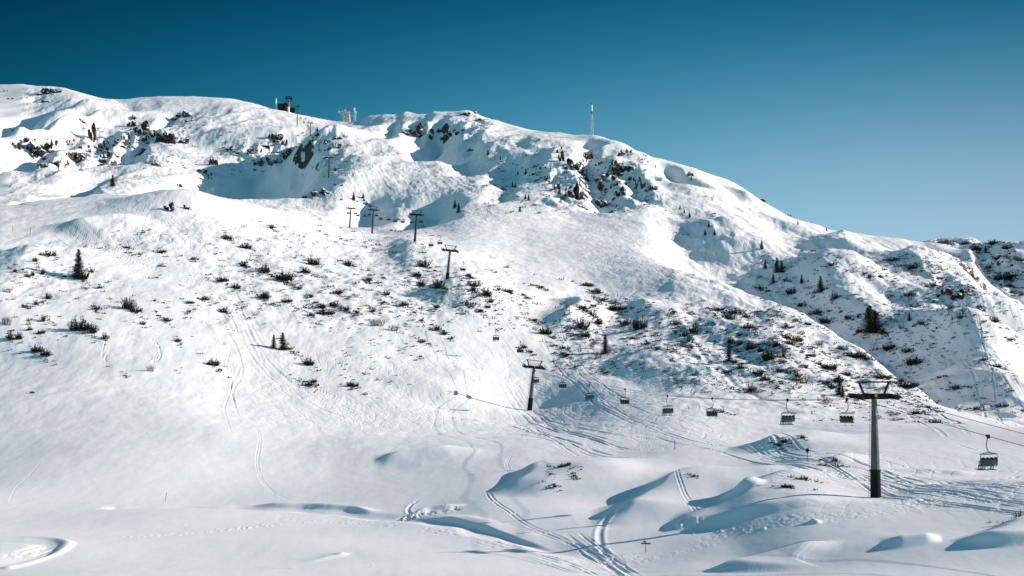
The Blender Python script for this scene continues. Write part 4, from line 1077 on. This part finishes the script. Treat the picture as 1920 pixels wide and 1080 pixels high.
# ------------------------------------------------------------------ plants
def leaf_mat(name, a, b):
    m = varied(name, a, b, .7, 1.5); return m
M_PINE = leaf_mat('dwarf_pine_needles', (.010, .014, .009), (.030, .036, .018))
M_SPR = leaf_mat('spruce_needles', (.008, .013, .010), (.022, .032, .018))
M_BARK = varied('bark', (.035, .024, .018), (.08, .055, .04), .9, 6)
M_TWIG = varied('bare_twigs', (.07, .04, .035), (.15, .09, .075), .9, 4)
def tuft(V, Fc, c, d, L, w_, r, n):
    """short needle blades round a point"""
    for k in range(n):
        a = Vector((r.gauss(0, 1), r.gauss(0, 1), r.gauss(0, 1))).normalized(); q = (d + a * .9).normalized(); s = q.cross(a).normalized() * w_
        b = len(V); V += [tuple(c - s), tuple(c + s), tuple(c + q * L)]; Fc.append((b, b+1, b+2))
def pine_mesh(seed, nb=26, spread=1.0):
    r = random.Random(seed); m = MB(); V, Fc = [], []
    cl = [(0, 0, 1)] + [(r.uniform(-.36, .36), r.uniform(-.22, .22), r.uniform(.45, .8)) for _ in range(r.randint(2, 4))]
    for cx, cy, s in cl:
        for k in range(int(nb * s)):
            a = r.uniform(0, 2*math.pi); o = r.uniform(.12, .46) * s; h = r.uniform(.18, .55) * s * (1.25 - o)
            P = [Vector((cx + math.cos(a)*o*t*spread, cy + math.sin(a)*o*t*.8, h * t**1.7)) for t in (0, .35, .7, 1)]
            m.tube(P, [.011, .009, .007, .004], 3, False)
            for t in (.45, .6, .75, .9, 1.0):
                c = P[0].lerp(P[-1], t); c.z = h * t**1.6
                tuft(V, Fc, c, Vector((math.cos(a)*.3, math.sin(a)*.3, .8)), r.uniform(.05, .10), .013, r, 7)
    me = bpy.data.meshes.new('dwarf_pine'); nb_ = len(m.v); me.from_pydata(m.v + V, [], m.f + [tuple(i + nb_ for i in f) for f in Fc]); me.update()
    me.materials.append(M_BARK); me.materials.append(M_PINE)
    mi = np.zeros(len(me.polygons), np.int32); mi[len(m.f):] = 1; me.polygons.foreach_set('material_index', mi); return me
def bare_mesh(seed):
    r = random.Random(seed); m = MB()
    for k in range(46):
        a = r.uniform(0, 6.28); x0 = r.uniform(-.3, .3); y0 = r.uniform(-.15, .15); h = r.uniform(.2, .5); o = r.uniform(.05, .3)
        P = [Vector((x0, y0, -.05)), Vector((x0 + math.cos(a)*o*.4, y0 + math.sin(a)*o*.4, h*.5)), Vector((x0 + math.cos(a)*o, y0 + math.sin(a)*o, h))]
        m.tube(P, [.010, .007, .003], 3, False)
        for q in range(3):
            b = P[1].lerp(P[2], r.uniform(0, .8)); m.tube([b, b + Vector((r.uniform(-.1, .1), r.uniform(-.1, .1), r.uniform(.02, .12)))], [.006, .002], 3, False)
    me = m.mesh('bare_bush', M_TWIG); return me
def spruce_meshes(seed, full=1.0):
    r = random.Random(seed); m = MB(); m.tube([(0,0,-.08),(0,0,.5),(0,0,.98)], [.022,.014,.003], 6); tr = m.mesh('trunk', M_BARK)
    V, Fc = [], []; z = .05
    while z < .97:
        rad = (.19 * (1 - z)**.8 + .014) * full; nb = max(6, int(15 * (1 - z) + 5))
        for k in range(nb):
            a = r.uniform(0, 6.28); L = rad * r.uniform(.65, 1.15); d = Vector((math.cos(a), math.sin(a), -.30 + .5 * z))
            if r.random() < .10: continue
            n = max(3, int(L / .018))
            for j in range(n):
                t = (j + .5) / n; c = Vector((0, 0, z)) + d * L * t + Vector((0, 0, .10 * L * t * t))
                tuft(V, Fc, c, d * .8 + Vector((0, 0, -.35)), .040 * (1.2 - .5 * t), .010, r, 4)
        z += .030 + .016 * (1 - z)
    me = bpy.data.meshes.new('crown'); me.from_pydata(V, [], Fc); me.update(); me.materials.append(M_SPR)
    return tr, me
PINES = [pine_mesh(s) for s in range(8)]; BARES = [bare_mesh(s) for s in range(3)]; SPRS = [spruce_meshes(s, 1.35 + .15 * (s % 3)) for s in range(5)]
TREES = [(147,521,54),(211,349,22),(1135,663,36),(1631,623,50),(1641,625,42),(1539,549,32),(1457,511,29),(1466,511,22),(1435,504,18),(1450,531,18),(1428,467,18),
 (1705,602,17),(530,656,33),(513,652,25),(1367,677,34),(663,376,17),(681,373,11),(853,390,15),(860,399,19),(595,247,9),(915,291,11),(971,328,8),(986,327,11),(961,351,10),
 (966,352,10),(985,374,11),(991,376,12),(975,397,11),(1275,392,8),(1283,400,9),(1293,407,11),(1329,426,10),(1322,441,11),(1340,441,12),(1229,315,7),(1503,531,17),
 (1550,433,7),(1496,421,7),(1574,741,38),(1848,474,13),(1580,745,22),(1296,338,8),(938,300,8)]
items = []
for k, (px, py, h_) in enumerate(TREES):
    p = hit(px, py, 300); kk = p.y / F; H = h_ * kk * 1.03
    t = bpy.data.objects.new('spruce_tree', None); C.objects.link(t); t.location = (p.x, p.y, p.z - .1); a, b = SPRS[k % 5]
    wd = 1.6 if px in (1631, 1641) else 1.0
    t.scale = (H * wd, H * wd, H); t.rotation_euler = (0, R(rng.uniform(-2, 2)), rng.uniform(0, 6))
    obj('trunk', a, None, t); obj('crown', b, None, t)
    items.append((t, px, py, h_, ('tall' if h_ > 28 else 'small' if h_ < 13 else 'young') + ' dark spruce tree'))
label_all(items, None, [('on the left slope among low shrubs', 0, 190, 440, 540), ('below the left cliff band', 150, 300, 300, 400), ('in the middle of the lower left slope', 450, 600, 600, 700), ('above the crest pylons', 560, 720, 340, 400),
  ('beside the shaded hollow right of the crest pylons', 820, 880, 360, 410), ('on the slope below the central summit', 880, 1010, 280, 410), ('near the bowl rim pylon', 560, 640, 230, 260), ('on the scrubby slope right of the second nearest pylon', 1040, 1200, 580, 700),
  ('on the bright spur above the chair row', 1300, 1450, 600, 700), ('above the head of the nearest pylon', 1540, 1620, 690, 760), ('on the shaded rib right of the spur', 1400, 1570, 455, 560), ('on the sunlit rib at the right', 1600, 1760, 560, 640),
  ('at the head of the right gully', 1300, 1400, 410, 455), ('on the right shoulder below the skyline', 1180, 1320, 300, 410), ('on the right skyline', 1400, 1600, 400, 440), ('on the far right hill', 1800, 1920, 440, 480)],
  'tree', 'spruce trees scattered on the slopes', 'tree')
SHR = '''93,480,34,12;66,491,9,12;28,510,12,8;43,507,8,5;50,519,12,8;61,517,10,12;80,515,14,14;147,523,38,22;172,511,15,11;122,520,8,5;190,541,11,8;90,561,18,16;80,568,8,6;67,571,13,12;50,577,14,7;240,579,36,26;255,585,22,14;182,581,19,12;290,565,9,6;385,563,29,11;353,569,21,8;353,586,9,8;421,587,21,14;79,602,14,14;53,602,8,5;152,620,36,30;174,624,26,22;197,636,15,15;56,620,11,10;78,626,13,11;20,638,26,18;36,636,18,16;68,660,22,16;84,667,22,14;268,608,15,9;297,593,9,5;313,602,24,6;331,640,15,10;398,685,23,15;233,705,8,4;240,466,15,9;245,475,8,4;262,478,8,4;303,474,19,8;427,449,18,15;461,466,23,12;457,500,19,13;365,487,17,7;269,437,8,5;302,500,12,5;293,522,8,5;413,528,27,14;443,541,22,12;495,512,23,22;495,560,21,10;61,737,6,4
510,428,16,9;497,510,14,12;588,497,22,24;572,511,22,12;533,526,33,22;652,497,23,12;497,558,20,15;538,567,21,11;583,558,13,9;635,551,27,11;630,575,21,13;603,578,26,11;652,583,17,12;607,590,34,11;582,591,10,7;692,527,17,7;723,553,17,11;720,568,13,6;758,573,21,10;798,501,25,20;783,518,17,11;793,537,21,19;822,540,33,20;816,578,11,10;878,520,9,8;820,619,21,11;832,627,13,9;793,642,21,7;580,685,21,17;588,717,13,8;580,723,21,8;661,725,21,13;543,656,24,9;700,585,13,10;670,588,12,8;560,543,10,7
877,519,11,8;894,537,29,13;912,555,27,17;887,545,16,12;877,573,13,13;900,585,15,7;953,549,21,11;988,560,13,6;1013,540,13,6;1100,536,23,8;1118,549,19,11;1130,563,23,8;1025,627,23,18;1003,602,15,6;980,653,13,13;994,662,9,9;1062,667,11,7;1052,654,15,9;1139,700,9,6;920,567,14,10;935,545,10,6
1092,580,31,11;1114,575,9,7;1158,582,31,15;1155,569,11,6;1089,615,31,26;1111,592,21,14;1122,608,15,15;1092,632,36,10;1063,669,15,7;1200,617,27,31;1175,609,25,16;1186,636,11,7;1214,646,17,9;1233,655,15,7;1267,609,21,11;1303,625,23,25;1286,630,15,11;1293,641,15,15;1296,652,13,9;1236,607,7,5;1347,582,19,9;1380,588,29,13;1364,598,19,14;1400,595,13,8;1403,616,27,11;1369,643,17,17;1406,655,29,18;1389,647,15,13;1442,675,34,31;1455,650,23,15;1469,670,11,21;1378,681,17,11;1389,691,21,9;1364,699,17,7;1422,703,19,17;1436,713,23,11;1408,734,25,17;1475,635,15,9;1486,647,23,15;1476,613,9,7;1494,707,17,13;1353,774,15,9;1461,697,13,9;1385,630,14,10;1426,660,16,12
1555,692,29,15;1548,720,15,11;1574,717,20,14;1607,670,37,15;1622,675,13,17;1522,669,17,9;1493,639,31,11;1652,711,37,11;1704,726,35,15;1722,776,25,9;1755,793,25,11;1590,705,18,10;1560,728,20,12;1535,684,14,8;1575,655,14,8;1512,690,12,8;1690,716,18,9;1740,765,14,7
1672,490,25,9;1711,504,29,11;1630,521,9,9;1652,521,9,8;1563,498,19,9;1763,523,13,6;1530,590,27,15;1487,551,27,15;1530,550,15,9;1548,607,21,15;1591,599,15,13;1563,562,17,21;1611,595,11,7;1667,656,23,17;1715,684,31,19;1704,660,27,9;1730,609,15,11;1704,555,17,11;1752,537,13,7;1781,578,15,11;1798,598,13,13;1793,730,25,11;1830,768,21,7;1870,689,21,9;1896,639,17,7;1867,604,21,11;1878,763,25,9;1844,676,13,7;1761,709,9,7;1426,543,11,7;1500,575,14,9;1470,528,12,7;1515,610,15,9;1640,590,12,8;1610,624,14,9;1655,626,18,9
1830,469,27,10;1881,524,31,14;1900,520,30,11;1900,550,11,9;1852,503,13,8;1915,554,11,12;1775,457,30,6;1806,459,30,7;1862,458,30,6;1889,467,24,7;1910,490,20,8;1870,487,18,7;1893,538,16,8
1055,876,20,9;1066,873,14,8;1040,914,11,8;1078,894,9,5;1300,894,10,7;1505,899,19,9;1475,914,25,8;1564,865,13,10;1546,874,6,6;1580,875,9,5;1473,830,17,13;1504,822,9,10;1460,837,13,8;1910,985,26,22;1032,890,7,4'''
BARE = [(708,610,33,15),(737,620,27,15),(12,608,28,17),(13,548,19,11),(1119,672,27,18),(1110,655,14,14),(282,696,17,14),(1510,718,34,20),(1537,646,25,10),(1678,789,25,9),(1552,756,21,15),(1445,640,18,10),(1295,572,20,6),(1660,730,20,9),(1318,565,14,5),(1640,745,18,9)]
def zone_name(px, py):
    return None
items = []
for row in SHR.split('\n'):
    for it in row.split(';'):
        px, py, w_, h_ = [float(v) for v in it.split(',')]
        p = hit(px, py, 160 if py > 800 else 300); kk = p.y / F
        o = obj('dwarf_pine', PINES[rng.randrange(8)]); W = w_ * kk * 1.12; H = max(h_, w_ * .34) * kk
        o.scale = (W, W * .9, H * 1.75); o.location = (p.x, p.y, p.z - .10 * H); n_ = slope_n(p.x, p.y, 4)
        o.rotation_euler = (0, 0, rng.choice((0, math.pi)) + R(rng.uniform(-30, 30)))
        items.append((o, px, py, w_, ('broad' if w_ > 25 else 'tiny' if w_ < 12 else 'upright' if h_ > w_ * .75 else 'low') + ' dwarf pine shrub'))
for k, (px, py, w_, h_) in enumerate(BARE):
    p = hit(px, py, 300); kk = p.y / F; W = w_ * kk * 1.1
    o = obj('bare_bush', BARES[k % 3]); o.scale = (W, W, h_ * kk * 1.9); o.location = (p.x, p.y, p.z - .1); o.rotation_euler = (0, 0, rng.uniform(0, 6)) if False else (0, 0, rng.choice((0, math.pi)))
    items.append((o, px, py, w_, 'leafless brown bush'))
ZN = []
for y0, y1, rn in ((0, 455, 'top'), (455, 500, 'high'), (500, 540, 'upper'), (540, 575, 'upper middle'), (575, 605, 'middle'), (605, 640, 'lower middle'), (640, 700, 'lower'), (700, 800, 'bottom')):
    for x0, x1, zn in ((0, 130, 'of far left slope'), (130, 260, 'beside the lone left spruce'), (260, 480, 'left of scrub band'), (480, 620, 'of scrub band left'), (620, 760, 'of scrub band right'),
                       (760, 960, 'around the scrub pylon'), (960, 1160, 'left of the spur'), (1160, 1260, 'on spur left side'), (1260, 1420, 'on spur centre'), (1420, 1520, 'on spur right side'),
                       (1520, 1660, 'above nearest pylon'), (1660, 1780, 'right of nearest pylon'), (1780, 1921, 'at right edge')):
        ZN.append(('in ' + rn + ' row ' + zn, x0, x1, y0, y1))
ZN += [('on the smooth left knoll', 1000, 1110, 800, 1000), ('on knolls left of nearest pylon', 1250, 1630, 800, 1000), ('beside the near bank', 1800, 1921, 800, 1080)]
label_all(items, None, ZN, 'shrub', 'shrubs poking out of the snow', 'shrub')

def skirt_points():
    for row in SHR.split('\n'):
        for it in row.split(';'):
            px, py, w_, h_ = [float(v) for v in it.split(',')]
            yield px, py, w_, h_
# sprigs of dwarf pine and grass that only just break the snow: far too many to count
r = random.Random(99); m = MB(); V, Fc = [], []
SC = [(0,180,450,640,34),(180,480,420,700,60),(400,820,425,620,270),(640,800,560,720,60),(760,1010,500,620,170),(1030,1260,560,700,280),(1250,1500,580,740,560),(1480,1760,650,790,330),(1420,1760,470,680,330),
      (1640,1920,480,780,300),(1740,1920,455,600,160),(900,1010,290,400,60),(1000,1220,290,400,120),(60,360,230,320,90),(400,660,250,330,60),(1240,1340,370,440,20)]
for x0, x1, y0, y1, n in SC:
    for k in range(n):
        bx = r.uniform(x0, x1); by = r.uniform(y0, y1)
        if 1500 < bx and by > 640 and (bx - 1500) * .45 + 640 > by + 8 and y1 == 790: continue
        try: p0 = hit(bx, by, 300 if by > 400 else 500)
        except Exception: continue
        kk = p0.y / F
        for q in range(r.choice((1, 1, 2, 3, 5))):
            x = p0.x + r.gauss(0, 4.5) * kk; y = p0.y + r.gauss(0, 9) * kk; s = r.uniform(1.2, 5.4) * kk; z = ground(x, y)
            for b in range(7):
                a = r.uniform(0, 6.28); L = s * r.uniform(.5, 1.1)
                tip = Vector((x + math.cos(a)*L*.9, y + math.sin(a)*L*.6, z + L * r.uniform(.15, .55)))
                root = Vector((x, y, z - .05)); tuft(V, Fc, root.lerp(tip, .6), (tip - root).normalized(), L * .6, L * .17, r, 3)
for px, py, w_, h_ in skirt_points():
    p0 = hit(px, py, 160 if py > 800 else 300); kk = p0.y / F
    for q in range(int(2 + w_ * (.35 if px < 480 else .9))):
        t = r.gauss(0, 1); x = p0.x + t * w_ * .75 * kk; y = p0.y - t * w_ * kk * .9 + r.gauss(0, 6) * kk * 2; s = r.uniform(1.6, 6.5) * kk; z = ground(x, y)
        for b in range(8):
            a = r.uniform(0, 6.28); L = s * r.uniform(.5, 1.1); tip = Vector((x + math.cos(a)*L*1.0, y + math.sin(a)*L*.6, z + L * r.uniform(.15, .6)))
            root = Vector((x, y, z - .05)); tuft(V, Fc, root.lerp(tip, .6), (tip - root).normalized(), L * .6, L * .16, r, 3)
me = bpy.data.meshes.new('low_scrub'); me.from_pydata(V, [], Fc); me.update()
o = obj('low_scrub', me, M_PINE); tag(o, 'sprigs of dwarf pine and grass just breaking the snow', 'scrub', None, 'stuff')
